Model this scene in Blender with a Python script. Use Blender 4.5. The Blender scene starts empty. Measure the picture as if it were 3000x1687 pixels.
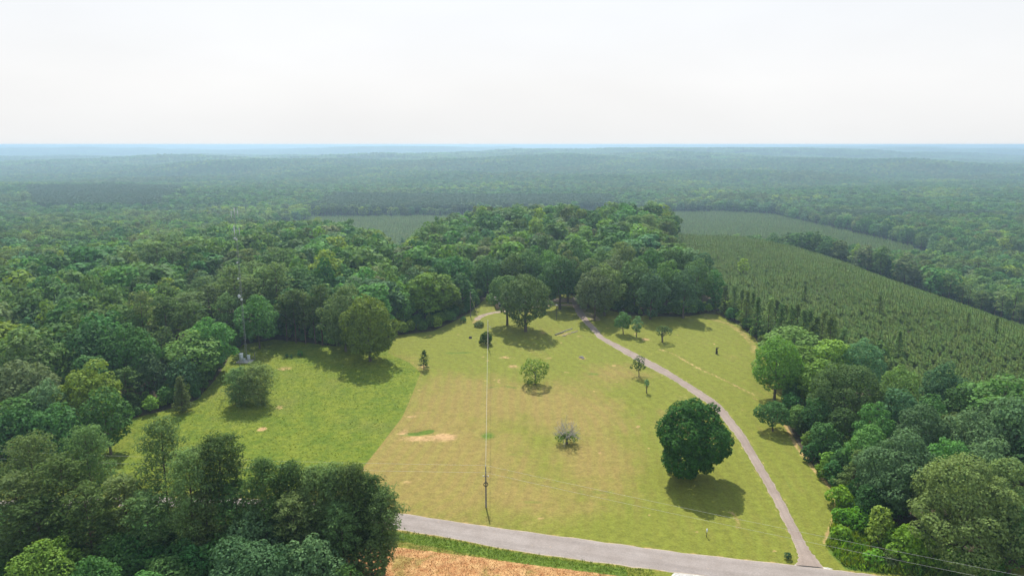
import bpy, math, random
import numpy as np
from mathutils import Vector

# ------------------------------------------------------------------ camera, sky, sun, exposure
C = bpy.context.scene
H = 70.0                                   # flying height of the camera, metres
PITCH = math.radians(11.86)                # tilt below the horizontal
F, CX, CY = 2000.0, 1500.0, 843.5          # focal length and centre in pixels of the 3000 x 1687 photograph
cam = bpy.data.objects.new('camera', bpy.data.cameras.new('camera'))
C.collection.objects.link(cam)
cam.location = (0, 0, H)
cam.rotation_euler = (math.pi/2 - PITCH, 0, 0)
cam.data.sensor_width = 36.0
cam.data.lens = 36.0*F/3000.0
cam.data.clip_start, cam.data.clip_end = 1.0, 60000.0
C.camera = cam

SUN_EL, SUN_AZ = math.radians(55), math.radians(-9)     # high, ahead of the camera and a little to the left
sun_dir = Vector((math.sin(SUN_AZ)*math.cos(SUN_EL), math.cos(SUN_AZ)*math.cos(SUN_EL), math.sin(SUN_EL)))
sl = bpy.data.lights.new('sun', 'SUN')
sl.energy, sl.angle, sl.color = 5.0, math.radians(0.55), (1.0, 0.95, 0.86)
so = bpy.data.objects.new('sun', sl)
C.collection.objects.link(so)
so.rotation_euler = (-sun_dir).to_track_quat('-Z', 'Y').to_euler()
so.location = (0, 0, 300)

W = bpy.data.worlds.new('World'); C.world = W; W.use_nodes = True
wn, wl = W.node_tree.nodes, W.node_tree.links
wn.clear()
wo = wn.new('ShaderNodeOutputWorld'); bg = wn.new('ShaderNodeBackground')
sky = wn.new('ShaderNodeTexSky'); sky.sky_type = 'NISHITA'; sky.sun_disc = False
sky.sun_elevation, sky.sun_rotation = SUN_EL, SUN_AZ
sky.air_density, sky.dust_density, sky.ozone_density = 1.0, 6.0, 1.0
sc = wn.new('ShaderNodeVectorMath'); sc.operation = 'SCALE'; sc.inputs['Scale'].default_value = 0.10
wl.new(sky.outputs[0], sc.inputs[0])
tc = wn.new('ShaderNodeTexCoord'); sp = wn.new('ShaderNodeSeparateXYZ'); wl.new(tc.outputs['Generated'], sp.inputs[0])
rp = wn.new('ShaderNodeValToRGB'); wl.new(sp.outputs['Z'], rp.inputs[0])
e = rp.color_ramp.elements
e[0].position, e[0].color = 0.0, (0.90, 0.905, 0.905, 1)
e[1].position, e[1].color = 1.0, (0.50, 0.65, 0.88, 1)
k = e.new(0.08); k.color = (0.915, 0.92, 0.925, 1)
k = e.new(0.30); k.color = (0.83, 0.885, 0.955, 1)
cl = wn.new('ShaderNodeTexNoise'); cl.inputs['Scale'].default_value = 2.2; cl.inputs['Detail'].default_value = 5
mp = wn.new('ShaderNodeMapping'); mp.inputs['Scale'].default_value = (1, 1, 3.2)
wl.new(tc.outputs['Generated'], mp.inputs[0]); wl.new(mp.outputs[0], cl.inputs['Vector'])
cr = wn.new('ShaderNodeMapRange'); cr.inputs[1].default_value, cr.inputs[2].default_value = 0.3, 0.7
cr.inputs[3].default_value, cr.inputs[4].default_value = 0.955, 1.035
wl.new(cl.outputs[0], cr.inputs[0])
m1 = wn.new('ShaderNodeVectorMath'); m1.operation = 'SCALE'
wl.new(rp.outputs[0], m1.inputs[0]); wl.new(cr.outputs[0], m1.inputs['Scale'])
mx = wn.new('ShaderNodeMix'); mx.data_type = 'RGBA'; mx.inputs[0].default_value = 0.9      # a white hazy veil over the blue sky
wl.new(sc.outputs[0], mx.inputs[6]); wl.new(m1.outputs[0], mx.inputs[7])
wl.new(mx.outputs[2], bg.inputs[0]); bg.inputs[1].default_value = 0.905
wl.new(bg.outputs[0], wo.inputs[0])

C.view_settings.view_transform = 'Standard'; C.view_settings.look = 'None'
C.view_settings.exposure = 0.30; C.view_settings.gamma = 1.0; C.view_settings.use_curve_mapping = False
C.render.engine = 'CYCLES'
cy = C.cycles
cy.max_bounces, cy.diffuse_bounces, cy.glossy_bounces, cy.transmission_bounces = 4, 2, 1, 2
cy.transparent_max_bounces, cy.volume_bounces = 8, 0
cy.use_adaptive_sampling = False; cy.use_denoising = True; cy.denoiser = 'OPENIMAGEDENOISE'
cy.sample_clamp_indirect = 4.0
HAZE_DENSITY = 2.35e-4
HAZE_COLOR = (0.545, 0.78, 0.975)

# ------------------------------------------------------------------ terrain
rnd = random.Random(7)
rg = np.random.default_rng(11)

def S(a, b, x):
    t = np.clip((x-a)/(b-a), 0, 1)
    return t*t*(3-2*t)

_nr = np.random.default_rng(5)
_WV = [(l, a, ph, _nr.uniform(0, 6.28)) for l in (5200, 3700, 2600, 1800, 1250, 900, 640, 430) for a, ph in ((_nr.uniform(0, 3.14), _nr.uniform(0, 6.28)), (_nr.uniform(0, 3.14), _nr.uniform(0, 6.28)))]
def roll(x, y):
    z = 0.0*x
    for l, a, p, q in _WV:
        z = z + (l/5200.0)**0.5*np.sin((x*0.60*math.cos(a)+y*1.25*math.sin(a))*6.2832/l+p)
    return z*0.42

RIDGES = [(-2900, 5200, 1500, 350, 28), (-1300, 3300, 1300, 280, 18), (1500, 4300, 1500, 300, 24), (300, 2500, 800, 200, 12), (2600, 6500, 1900, 400, 26), (-600, 7500, 2200, 420, 24), (1500, 2200, 700, 190, 14), (-1200, 2100, 700, 190, 13), (3600, 9000, 3000, 600, 20), (-3800, 9500, 3000, 600, 20), (-7000, 15500, 2600, 900, 26), (-1500, 14500, 2200, 800, 20), (2200, 16500, 2000, 900, 28), (6500, 15000, 2400, 800, 22), (11000, 16500, 2200, 900, 26), (-11500, 16500, 2400, 900, 20)]
def T(x, y):
    x = np.asarray(x, float); y = np.asarray(y, float)
    ridge = 4.5*S(130, 260, y) - 12*S(90, 330, -x) + 0.35*np.sin(x*.045+y*.02)*S(110, 150, y) + .3*np.sin(x*.021-y*.05+1)
    ridge = ridge + 5.5*np.exp(-((x-40)/62)**2-((y-440)/110)**2) - 3.0*S(330, 420, y)*S(0, 90, -x)
    ll = S(60, 250, -x)
    nt = np.exp(-((x/np.maximum(y, 50)+.165)/.060)**2)*S(200, 330, y)
    a, b = 470-150*ll-150*nt, 650+320*ll-270*nt
    m = (1-S(0, 1, (y-a)/(b-a)))*(1-S(150, 330, x))
    n = roll(x, y)
    far = S(1150, 2400, y)
    val = -38 + 3.0*n*S(600, 1200, y) + far*(2 + 25*n) + S(2600, 6500, y)*(3+8*n) + S(7000, 15000, y)*(20+8*n)
    for x0, y0, sx, sy, hh in RIDGES: val = val + hh*np.exp(-((x-x0)/sx)**2-((y-y0-.12*(x-x0))/sy)**2)
    cap = 28+16*S(8500, 13000, y); val = np.minimum(val, cap+6*np.tanh((val-cap)/12))
    return val + (ridge-val)*m

def ray(u, v):
    r = np.array([1, 0, 0.]); f = np.array([0, math.cos(PITCH), -math.sin(PITCH)]); up = np.array([0, math.sin(PITCH), math.cos(PITCH)])
    return f*F + r*(u-CX) + up*(CY-v)

_ts = np.concatenate([np.linspace(60, 700, 500), np.geomspace(702, 20000, 500)])
def ground_at(u, v, h=0.0):
    """The point of the ground (h metres above it) that the photograph shows at pixel (u, v)."""
    d = ray(u, v); d = d/d[1]
    g = H + _ts*d[2] - T(_ts*d[0], _ts) - h
    i = int(np.argmax(g < 0))
    if i == 0:
        i = len(_ts)-1
    lo, hi = _ts[max(i-1, 0)], _ts[i]
    for _ in range(30):
        mid = .5*(lo+hi)
        if H+mid*d[2]-float(T(mid*d[0], mid))-h < 0: hi = mid
        else: lo = mid
    return np.array([hi*d[0], hi])

def G(pts): return np.array([ground_at(u, v) for u, v in pts])

def project(x, y, z):
    zz = z-H
    dep = y*math.cos(PITCH)-zz*math.sin(PITCH)
    upc = y*math.sin(PITCH)+zz*math.cos(PITCH)
    dep = np.where(dep < 1, 1, dep)
    return CX+F*x/dep, CY-F*upc/dep, dep

def inside(x, y, poly):
    r = np.zeros(np.shape(x), bool); n = len(poly)
    for i in range(n):
        x1, y1 = poly[i]; x2, y2 = poly[(i+1) % n]
        if y1 == y2: continue
        r ^= ((y1 > y) != (y2 > y)) & (x < (x2-x1)*(y-y1)/(y2-y1)+x1)
    return r

def dseg(x, y, pts, close=False):
    d = np.full(np.shape(x), 1e9); n = len(pts)
    for i in range(n if close else n-1):
        a = pts[i]; b = pts[(i+1) % n]; ab = b-a
        t = np.clip(((x-a[0])*ab[0]+(y-a[1])*ab[1])/(ab @ ab+1e-9), 0, 1)
        d = np.minimum(d, np.hypot(x-a[0]-t*ab[0], y-a[1]-t*ab[1]))
    return d

def sdist(x, y, poly):                      # negative inside
    return np.where(inside(x, y, poly), -1, 1)*dseg(x, y, poly, True)

def smooth(pts, n=6):
    P = [np.array(p, float) for p in pts]; P = [2*P[0]-P[1]]+P+[2*P[-1]-P[-2]]
    out = []
    for i in range(1, len(P)-2):
        for k in range(n):
            t = k/n
            out.append(.5*((2*P[i])+(-P[i-1]+P[i+1])*t+(2*P[i-1]-5*P[i]+4*P[i+1]-P[i+2])*t*t+(-P[i-1]+3*P[i]-3*P[i+1]+P[i+2])*t**3))
    out.append(P[-2])
    return np.array(out)

# ------------------------------------------------------------------ mesh helpers
COL = C.collection
class MB:
    """Collects vertices and faces for one mesh."""
    def __init__(s): s.V = []; s.F = []; s.M = []; s.n = 0
    def add(s, V, Fc, mat=0):
        V = np.asarray(V, float).reshape(-1, 3); Fc = np.asarray(Fc, int)
        s.V.append(V); s.F.append(Fc+s.n); s.M.append(np.full(len(Fc), mat)); s.n += len(V); return s
    def box(s, c, d, mat=0, rz=0.0):
        x, y, z = np.array(d)/2
        V = np.array([(-x,-y,-z),(x,-y,-z),(x,y,-z),(-x,y,-z),(-x,-y,z),(x,-y,z),(x,y,z),(-x,y,z)])
        if rz: V = V @ np.array([[math.cos(rz), math.sin(rz), 0], [-math.sin(rz), math.cos(rz), 0], [0, 0, 1]])
        return s.add(V+np.array(c), [(0,3,2,1),(4,5,6,7),(0,1,5,4),(1,2,6,5),(2,3,7,6),(3,0,4,7)], mat)
    def tube(s, pts, rad, n=8, mat=0, cap=True):
        P = np.asarray(pts, float); m = len(P); rad = np.broadcast_to(np.asarray(rad, float), (m,))
        tg = np.gradient(P, axis=0); tg /= np.linalg.norm(tg, axis=1)[:, None]+1e-9
        ref = np.where(np.abs(tg[:, 2:3]) > .9, [[1., 0, 0]], [[0, 0, 1.]])
        u = np.cross(tg, ref); u /= np.linalg.norm(u, axis=1)[:, None]; w = np.cross(tg, u)
        a = np.arange(n)*2*math.pi/n
        V = P[:, None]+rad[:, None, None]*(np.cos(a)[None, :, None]*u[:, None]+np.sin(a)[None, :, None]*w[:, None])
        i = np.arange(m-1)[:, None]*n; j = np.arange(n)[None]; k = (j+1) % n
        Q = np.stack([i+j, i+k, i+n+k, i+n+j], -1).reshape(-1, 4)
        s.add(V.reshape(-1, 3), Q, mat)
        if cap and n == 4:
            b = s.n-4; s.F.append(np.array([[b, b+1, b+2, b+3]])); s.M.append(np.array([mat]))
            b = s.n-4*m; s.F.append(np.array([[b+3, b+2, b+1, b]])); s.M.append(np.array([mat]))
        elif cap:
            for st, cpt in ((s.n-n, P[-1]), (s.n-n*m, P[0])):
                base = s.n
                s.V.append(cpt[None]); s.n += 1
                T3 = np.stack([st+np.arange(n), st+(np.arange(n)+1) % n, np.full(n, base), np.full(n, base)], -1)
                s.F.append(T3); s.M.append(np.full(n, mat))
        return s
    def mesh(s, name, mats, smoothf=False):
        V = np.concatenate(s.V); me = bpy.data.meshes.new(name)
        quads = [f for f in s.F]
        cnt = []; idx = []; mi = []
        for f, m in zip(quads, s.M):
            if f.shape[1] == 4:
                tri = f[:, 2] == f[:, 3]
                if tri.any():
                    for row in f: 
                        r = list(row[:3]) if row[2] == row[3] else list(row); cnt.append([len(r)]); idx.append(np.array(r))
                    mi.append(m); continue
            cnt.append(np.full(len(f), f.shape[1])); idx.append(f.ravel()); mi.append(m)
        cnt = np.concatenate(cnt).astype(np.int32); idx = np.concatenate(idx).astype(np.int32); mi = np.concatenate(mi).astype(np.int32)
        me.vertices.add(len(V)); me.vertices.foreach_set('co', V.astype(np.float32).ravel())
        me.loops.add(len(idx)); me.loops.foreach_set('vertex_index', idx)
        me.polygons.add(len(cnt)); me.polygons.foreach_set('loop_start', np.concatenate([[0], np.cumsum(cnt)[:-1]]).astype(np.int32))
        me.polygons.foreach_set('loop_total', cnt)
        if mi.max() > 0: me.polygons.foreach_set('material_index', mi)
        if smoothf: me.polygons.foreach_set('use_smooth', np.ones(len(cnt), bool))
        for m in (mats if isinstance(mats, (list, tuple)) else [mats]): me.materials.append(m)
        me.update(calc_edges=True); return me

def link(name, me, parent=None):
    o = bpy.data.objects.new(name, me); COL.objects.link(o)
    if parent is not None: o.parent = parent
    return o

def tag(o, label=None, cat=None, group=None, kind=None):
    if label: o['label'] = label
    if cat: o['category'] = cat
    if group: o['group'] = group
    if kind: o['kind'] = kind
    return o

def empty(name, loc, rz=0.0):
    o = bpy.data.objects.new(name, None); COL.objects.link(o); o.location = loc; o.rotation_euler = (0, 0, rz); o.empty_display_size = .5; return o

def at(p, dz=0.0): return (float(p[0]), float(p[1]), float(T(p[0], p[1]))+dz)

# ------------------------------------------------------------------ materials
def new_mat(name):
    m = bpy.data.materials.new(name); m.use_nodes = True; n = m.node_tree.nodes; n.clear()
    out = n.new('ShaderNodeOutputMaterial'); return m, n, m.node_tree.links, out

def plain(name, col, rough=0.7, var=0.12, scale=3.0, spec=0.3, metal=0.0):
    m, n, l, out = new_mat(name); b = n.new('ShaderNodeBsdfPrincipled')
    b.inputs['Roughness'].default_value = rough; b.inputs['Metallic'].default_value = metal; b.inputs['Specular IOR Level'].default_value = spec
    t = n.new('ShaderNodeTexCoord'); q = n.new('ShaderNodeTexNoise'); q.inputs['Scale'].default_value = scale; q.inputs['Detail'].default_value = 5
    l.new(t.outputs['Object'], q.inputs['Vector'])
    r = n.new('ShaderNodeValToRGB'); l.new(q.outputs[0], r.inputs[0])
    r.color_ramp.elements[0].position = .3; r.color_ramp.elements[1].position = .7
    r.color_ramp.elements[0].color = tuple(c*(1-var) for c in col)+(1,); r.color_ramp.elements[1].color = tuple(min(c*(1+var), 1) for c in col)+(1,)
    l.new(r.outputs[0], b.inputs['Base Color']); l.new(b.outputs[0], out.inputs[0]); return m

def leaf(name, col, trans=0.28, var=0.32, ovar=0.30, hue=0.022):
    """Leaf colour that differs from leaf spray to leaf spray and from plant to plant."""
    m, n, l, out = new_mat(name)
    g = n.new('ShaderNodeNewGeometry'); oi = n.new('ShaderNodeObjectInfo')
    a = n.new('ShaderNodeMapRange'); a.inputs[3].default_value, a.inputs[4].default_value = 1-var, 1+var; l.new(g.outputs['Random Per Island'], a.inputs[0])
    b = n.new('ShaderNodeMapRange'); b.inputs[3].default_value, b.inputs[4].default_value = 1-ovar, 1+ovar; l.new(oi.outputs['Random'], b.inputs[0])
    mu = n.new('ShaderNodeMath'); mu.operation = 'MULTIPLY'; l.new(a.outputs[0], mu.inputs[0]); l.new(b.outputs[0], mu.inputs[1])
    w = n.new('ShaderNodeMath'); w.operation = 'MULTIPLY'; w.inputs[1].default_value = 7.31; l.new(oi.outputs['Random'], w.inputs[0])
    fr = n.new('ShaderNodeMath'); fr.operation = 'FRACT'; l.new(w.outputs[0], fr.inputs[0])
    h = n.new('ShaderNodeMapRange'); h.inputs[3].default_value, h.inputs[4].default_value = .5-hue, .5+hue; l.new(fr.outputs[0], h.inputs[0])
    hs = n.new('ShaderNodeHueSaturation'); hs.inputs['Color'].default_value = col+(1,)
    l.new(h.outputs[0], hs.inputs['Hue']); l.new(mu.outputs[0], hs.inputs['Value'])
    d = n.new('ShaderNodeBsdfPrincipled'); d.inputs['Roughness'].default_value = .65; d.inputs['Specular IOR Level'].default_value = .08
    l.new(hs.outputs[0], d.inputs['Base Color'])
    t = n.new('ShaderNodeBsdfTranslucent'); tg = n.new('ShaderNodeHueSaturation'); tg.inputs['Hue'].default_value = .485; tg.inputs['Saturation'].default_value = 1.15; tg.inputs['Value'].default_value = 1.3
    l.new(hs.outputs[0], tg.inputs['Color']); l.new(tg.outputs[0], t.inputs['Color'])
    mxs = n.new('ShaderNodeMixShader'); mxs.inputs[0].default_value = trans
    l.new(d.outputs[0], mxs.inputs[1]); l.new(t.outputs[0], mxs.inputs[2]); l.new(mxs.outputs[0], out.inputs[0]); return m

TONES = {
    'deep green': leaf('leaf_deep_green', (0.068, 0.154, 0.039), .31),
    'mid green': leaf('leaf_mid_green', (0.101, 0.206, 0.046), .31),
    'bright yellow-green': leaf('leaf_bright', (0.169, 0.278, 0.044), .31),
    'blue-green': leaf('leaf_blue_green', (0.094, 0.185, 0.071), .31),
    'olive green': leaf('leaf_olive', (0.123, 0.191, 0.053), .31),
    'brownish green': leaf('leaf_brownish', (0.134, 0.173, 0.066), .31),
}
TN = list(TONES)
PINE = {'dark green': leaf('needle_dark', (.095, .158, .040), .35, .3), 'grey-green': leaf('needle_grey', (.155, .235, .072), .40, .3)}
PINE_Y = leaf('needle_young', (.130, .205, .048), .32, .18, .16, .018)
BARK = plain('bark', (.105, .082, .062), .9, .35, 6)
BARK_P = plain('pine_bark', (.10, .066, .046), .9, .35, 6)
TWIG = plain('dead_twig', (.32, .30, .27), .9, .25, 6)
POLE_M = plain('weathered_wood', (.17, .15, .13), .85, .3, 5)
WIRE_M = plain('aluminium_wire', (.46, .45, .41), .5, .05, 2, .4)
BLACK_M = plain('black_cable', (.012, .012, .013), .5, .1, 4)
GALV = plain('galvanised_steel', (.42, .44, .46), .45, .15, 4, .5, .4)
WHITE_M = plain('white_enamel', (.78, .79, .80), .4, .04, 3, .4)
CABINET = plain('cabinet_paint', (.56, .60, .63), .5, .06, 3)
CONC = plain('concrete', (.46, .43, .39), .9, .12, 3)
STONE = plain('grey_stone', (.20, .18, .165), .9, .35, 5)
TIMBER = plain('weathered_timber', (.20, .185, .17), .9, .25, 5)
DARK = plain('charred_wood', (.03, .026, .022), .9, .3, 5)

# ------------------------------------------------------------------ plants: crowns of leaf sprays, needle tufts
def unit(v): return v/(np.linalg.norm(v, axis=-1, keepdims=True)+1e-9)

def cards(P, N, size, r, asp=1.0):
    """Small folded leaf sprays at P facing N."""
    n = len(P); t = unit(np.cross(N, unit(r.normal(size=(n, 3))))); b = np.cross(N, t)
    s = (size*r.uniform(.65, 1.35, n))[:, None]
    k = r.uniform(-.25, .25, (n, 4))
    V = np.stack([P-t*s*.62*(1+k[:, :1]), P-b*s*.46*asp*(1+k[:, 1:2])+N*s*.10, P+t*s*.62*(1+k[:, 2:3]), P+b*s*.46*asp*(1+k[:, 3:4])+N*s*.10], 1)
    return V.reshape(-1, 3), np.arange(n*4).reshape(-1, 4)

def crown_points(r, h, base, rad, lobes, card, dens, lob=(.26, .42), low=-.55, flat=.85, open_=0.0, profile=0.0):
    zc, a = (base+h)/2, (h-base)/2
    i = np.arange(lobes)+.5
    zz = low+(1-low)*i/lobes; ph = i*2.39996+r.uniform(0, 6.28)
    zz = np.clip(zz+r.normal(0, .07, lobes), -1, 1); rr = np.sqrt(1-zz*zz)
    d = np.stack([rr*np.cos(ph), rr*np.sin(ph), zz], 1)
    lobes_ = lobes
    k = r.uniform(.58, 1.06, lobes)*(1+.13*np.sin(3*ph+r.uniform(0, 6)))
    wide = 1-profile*(zz*.5+.5)
    Lc = np.stack([d[:, 0]*rad*.74*k*wide, d[:, 1]*rad*.74*k*wide, zc+d[:, 2]*a*.80*np.where(zz > 0, r.uniform(.74, 1.06, lobes), r.uniform(.7, 1.0, lobes))], 1)
    Lr = rad*r.uniform(lob[0], lob[1], lobes)
    inner = max(3, lobes//7)
    Lc = np.concatenate([Lc, np.stack([r.normal(0, .22*rad, inner), r.normal(0, .22*rad, inner), zc+r.normal(0, .3*a, inner)], 1)]); Lr = np.concatenate([Lr, rad*r.uniform(.28, .4, inner)])
    P, N = [], []
    for j in range(len(Lc)):
        n = int(dens*4*math.pi*Lr[j]**2/(card*card*.55)*.62)
        q = unit(r.normal(size=(n, 3))); out = unit((Lc[j]-[0, 0, zc-.35*a])[None])
        q = q[(q @ out[0]) > -.35+open_]
        p = Lc[j]+q*np.array([1, 1, flat])*Lr[j]*r.uniform(.74, 1.06, (len(q), 1))
        dd = np.linalg.norm((p[:, None]-Lc[None])/np.array([1, 1, flat]), axis=2)/Lr[None]; dd[:, j] = 9
        keep = (dd.min(1) > .72) & (p[:, 2] > .25)
        P.append(p[keep]); N.append(q[keep])
    P, N = np.concatenate(P), np.concatenate(N)
    f = rad/max(np.percentile(np.hypot(P[:, 0], P[:, 1]), 97), .1); P[:, :2] *= f; Lc[:, :2] *= f
    f = (h-zc)/max(np.percentile(P[:, 2], 99.6)-zc, .1); up_ = P[:, 2] > zc; P[up_, 2] = zc+(P[up_, 2]-zc)*f
    N = unit(N*.78+np.array([0, 0, .48])+r.normal(size=N.shape)*.36)
    return P, N, Lc, Lr

def broadleaf_mesh(seed, h=16., base=2.5, rad=5., lobes=34, card=.7, dens=1.0, mats=None, trunk=True, limb=7, tr=.28, **kw):
    r = np.random.default_rng(seed)
    P, N, Lc, Lr = crown_points(r, h, base, rad, lobes, card, dens, **kw)
    cm = MB(); cm.add(*cards(P, N, card, r)); tm = MB()
    top = base+(h-base)*.62
    n = 6
    tp = np.stack([np.concatenate([[0], np.cumsum(r.normal(0, .10, n-1))]), np.concatenate([[0], np.cumsum(r.normal(0, .10, n-1))]), np.linspace(-.4, top, n)], 1)
    tm.tube(tp, tr*np.array([1.35, 1, .88, .74, .55, .3]), 7 if card < 1.2 else 4, cap=False)
    if limb:
        order = r.permutation(lobes)[:limb]
        for j in order:
            st = tp[0]*0+np.array([0, 0, r.uniform(.55, .95)*min(top, Lc[j][2])]); st[2] = max(st[2]*.8, base*.7)
            e2 = Lc[j]; mid = (st+e2)/2+np.array([0, 0, -.06*h])
            tm.tube([st, mid, e2], [tr*.5, tr*.32, tr*.1], 5 if card < 1.2 else 3, cap=False)
    return cm, tm

def pine_mesh(seed, h=22., base=.42, rad=3.6, nb=46, tufts=6, needles=13, tr=.24, nw=.42, cone=0.0, tsz=.85, asp=.5):
    """A trunk with whorls of limbs that carry rounded tufts of needles."""
    r = np.random.default_rng(seed); cm, tm = MB(), MB()
    n = 7; tp = np.stack([np.concatenate([[0], np.cumsum(r.normal(0, .09, n-1))]), np.concatenate([[0], np.cumsum(r.normal(0, .09, n-1))]), np.linspace(-.4, h*.97, n)], 1)
    tm.tube(tp, tr*np.linspace(1.15, .18, n), 7, cap=False)
    V = []
    for i in range(nb):
        t = ((i+.5)/nb)**.9; z = h*(base+(1-base)*t*.98)
        prof = (1-t)**(.55+.5*cone) if cone else (math.sqrt(max(0, 1-((t-.4)/.62)**2)) if t > .4 else .55+.45*t/.4)
        L = rad*max(.14, prof)*r.uniform(.72, 1.1); a = i*2.39996+r.uniform(-.4, .4)
        rise = .12+.55*t+r.uniform(-.08, .12)-.2*cone*(1-t)
        d = np.array([math.cos(a), math.sin(a), rise]); ax = np.array([np.interp(z, tp[:, 2], tp[:, 0]), np.interp(z, tp[:, 2], tp[:, 1]), z])
        tm.tube([ax, ax+d*L*.5, ax+d*L+np.array([0, 0, .05*L])], [tr*.30*(1-t*.7), tr*.2*(1-t*.6), .02], 3, cap=False)
        nt = max(2, int(tufts*(.45+.55*prof)))
        for k in range(nt):
            f = 1-(k/nt)*.70; pr = tsz*r.uniform(.75, 1.3)*(.75+.25*prof)
            c = ax+d*L*f+r.normal(0, .13*L*.5+.12, 3)*np.array([1, 1, .55])
            q = unit(r.normal(size=(needles, 3))); q = q[q[:, 2] > -.45]
            P = c+q*pr*np.array([1, 1, .72])*r.uniform(.7, 1.1, (len(q), 1))
            V.append(cards(P, unit(q*.75+np.array([0, 0, .55])+r.normal(0, .32, (len(q), 3))), nw, r, asp)[0])
    V = np.concatenate(V); cm.add(V, np.arange(len(V)).reshape(-1, 4))
    return cm, tm

def young_pine_mesh(seed, h=5., rad=1.25, whorls=9, per=6):
    r = np.random.default_rng(seed); m = MB(); V = []
    for i in range(whorls):
        t = i/(whorls-1); z = h*(.16+.72*t); L = rad*(1-t)**.8+.16
        for k in range(per if t < .6 else per-2):
            a = k*6.2832/per+i*.7+r.uniform(-.35, .35); d = np.array([math.cos(a), math.sin(a), .22+r.uniform(-.15, .25)])
            s = np.array([-math.sin(a), math.cos(a), 0])*r.uniform(.20, .34)
            c = np.array([0, 0, z]); e2 = c+d*L*r.uniform(.8, 1.15)
            V.append([c+s*.4, c-s*.4, e2-s, e2+s*1.0+np.array([0, 0, .1])])
    for k in range(3):
        a = k*2.1+r.uniform(0, 1); s = np.array([math.cos(a), math.sin(a), 0])*.14
        V.append([np.array([0, 0, h*.75])-s, np.array([0, 0, h*.75])+s, np.array([0, 0, h*1.02])+s*.3, np.array([0, 0, h*1.02])-s*.3])
    V = np.array(V).reshape(-1, 3); m.add(V, np.arange(len(V)).reshape(-1, 4))
    m.tube([(0, 0, -.2), (0, 0, h*.8)], [.08, .03], 4, 1, cap=False)
    return m

def objmat(o, mat, slot=0):
    o.material_slots[slot].link = 'OBJECT'; o.material_slots[slot].material = mat

def plant(name, p, crown, trunk, label, cat, tone=None, group=None, sc=(1, 1, 1), rz=0.0, part='crown', tpart='trunk', bark=None, dz=0.0):
    t = empty(name, at(p, dz), rz); t.scale = sc
    c = link(part, crown, t)
    if tone is not None: objmat(c, tone)
    if trunk is not None:
        k = link(tpart, trunk, t)
        if bark is not None: objmat(k, bark)
    return tag(t, label, cat, group)

# ------------------------------------------------------------------ the lay of the land, read off the photograph
MEADOW_PX = [(240,1345),(306,1294),(372,1232),(497,1200),(582,1172),(636,1112),(660,1076),(676,1046),(716,1010),(800,996),(905,1006),(980,1016),(1080,1010),(1159,984),(1272,971),(1330,944),(1380,917),(1415,885),(1430,872),(1700,862),(1760,905),(1850,925),(2000,930),(2066,920),(2103,922),(2161,953),(2207,990),(2245,1060),(2285,1140),(2305,1200),(2299,1247),(2341,1321),(2388,1379),(2438,1434),(2452,1488),(2435,1546),(2417,1589),(2431,1620),(2480,1668),(2600,1687)]
MEADOW = np.concatenate([G(MEADOW_PX), np.array([[75, 86], [-40, 86], [-38, 112], [-75, 113], [-125, 116], [-125, 128], [-95, 130]])])
UNMOWN = G([(1058,1376),(1178,1222),(1206,1160),(1227,1104),(1233,1092),(1200,1062),(1136,1034),(1150,1000),(1160,975),(900,960),(640,980),(150,1290),(100,1440),(1020,1430)])
ROAD_TOP = [(-150,1478),(0,1466),(300,1455),(575,1457),(800,1463),(1000,1481),(1147,1497.7),(1310,1523),(1500,1550),(1776,1587),(2000,1617),(2322,1653),(2465,1670),(2594,1686),(2800,1712),(3100,1755)]
ROAD_BOT = [(-150,1507),(0,1493),(300,1481),(575,1485),(800,1497),(1000,1521),(1136,1546),(1310,1573),(1500,1610),(1776,1649),(2000,1678),(2322,1722),(2465,1742),(2594,1760),(2800,1790),(3100,1840)]
DRV_L = [(1668,874),(1676,899),(1690,925),(1712,950),(1735,974),(1752,992),(1797,1020),(1857,1056),(1916,1087),(1975,1119),(2031,1158),(2080,1192),(2117,1235),(2150,1276),(2190,1340),(2221,1395),(2252,1450),(2287,1520),(2318,1584),(2328,1612),(2331,1632),(2320,1654)]
DRV_R = [(1698,870),(1704,893),(1716,918),(1733,943),(1752,963),(1772,986),(1820,1010),(1882,1041),(1947,1075),(2010,1114),(2072,1153),(2116,1185),(2154,1230),(2188,1275),(2230,1345),(2262,1400),(2293,1452),(2330,1522),(2361,1580),(2379,1609),(2400,1634),(2425,1664)]
road_t, road_b = smooth(G(ROAD_TOP)), smooth(G(ROAD_BOT))
drv_l, drv_r = smooth(G(DRV_L)), smooth(G(DRV_R))
DRV_C = (drv_l+drv_r)/2; ROAD_C = (road_t+road_b)/2
STRAW = np.concatenate([G([(1060,1592),(1136,1600),(1310,1619),(1500,1646),(1640,1664),(1737,1676),(1840,1690)]), np.array([[15, 88], [10, 80], [-40, 80], [-30, 95]])])
GRAVEL = G([(1966,1687),(1975,1672),(1990,1666),(2050,1671),(2100,1682),(2120,1700),(1960,1710)])
MOUTH = G([(2316,1648),(2340,1652),(2400,1658),(2424,1662),(2470,1668),(2462,1674),(2400,1668),(2330,1660)])
FIELD_R = G([(2925,782),(2960,772),(3040,778),(3040,800),(2950,795)])
WE = G([(2452,1430),(2460,1488),(2443,1546),(2425,1589),(2440,1620),(2490,1664),(2620,1678),(2800,1696),(3000,1725),(2900,1640),(2700,1600),(2560,1500),(2480,1400)])
P_CLEAR = np.array([[-150, 2000], [-20, 2000], [-10, 2100], [-140, 2110]])
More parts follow.
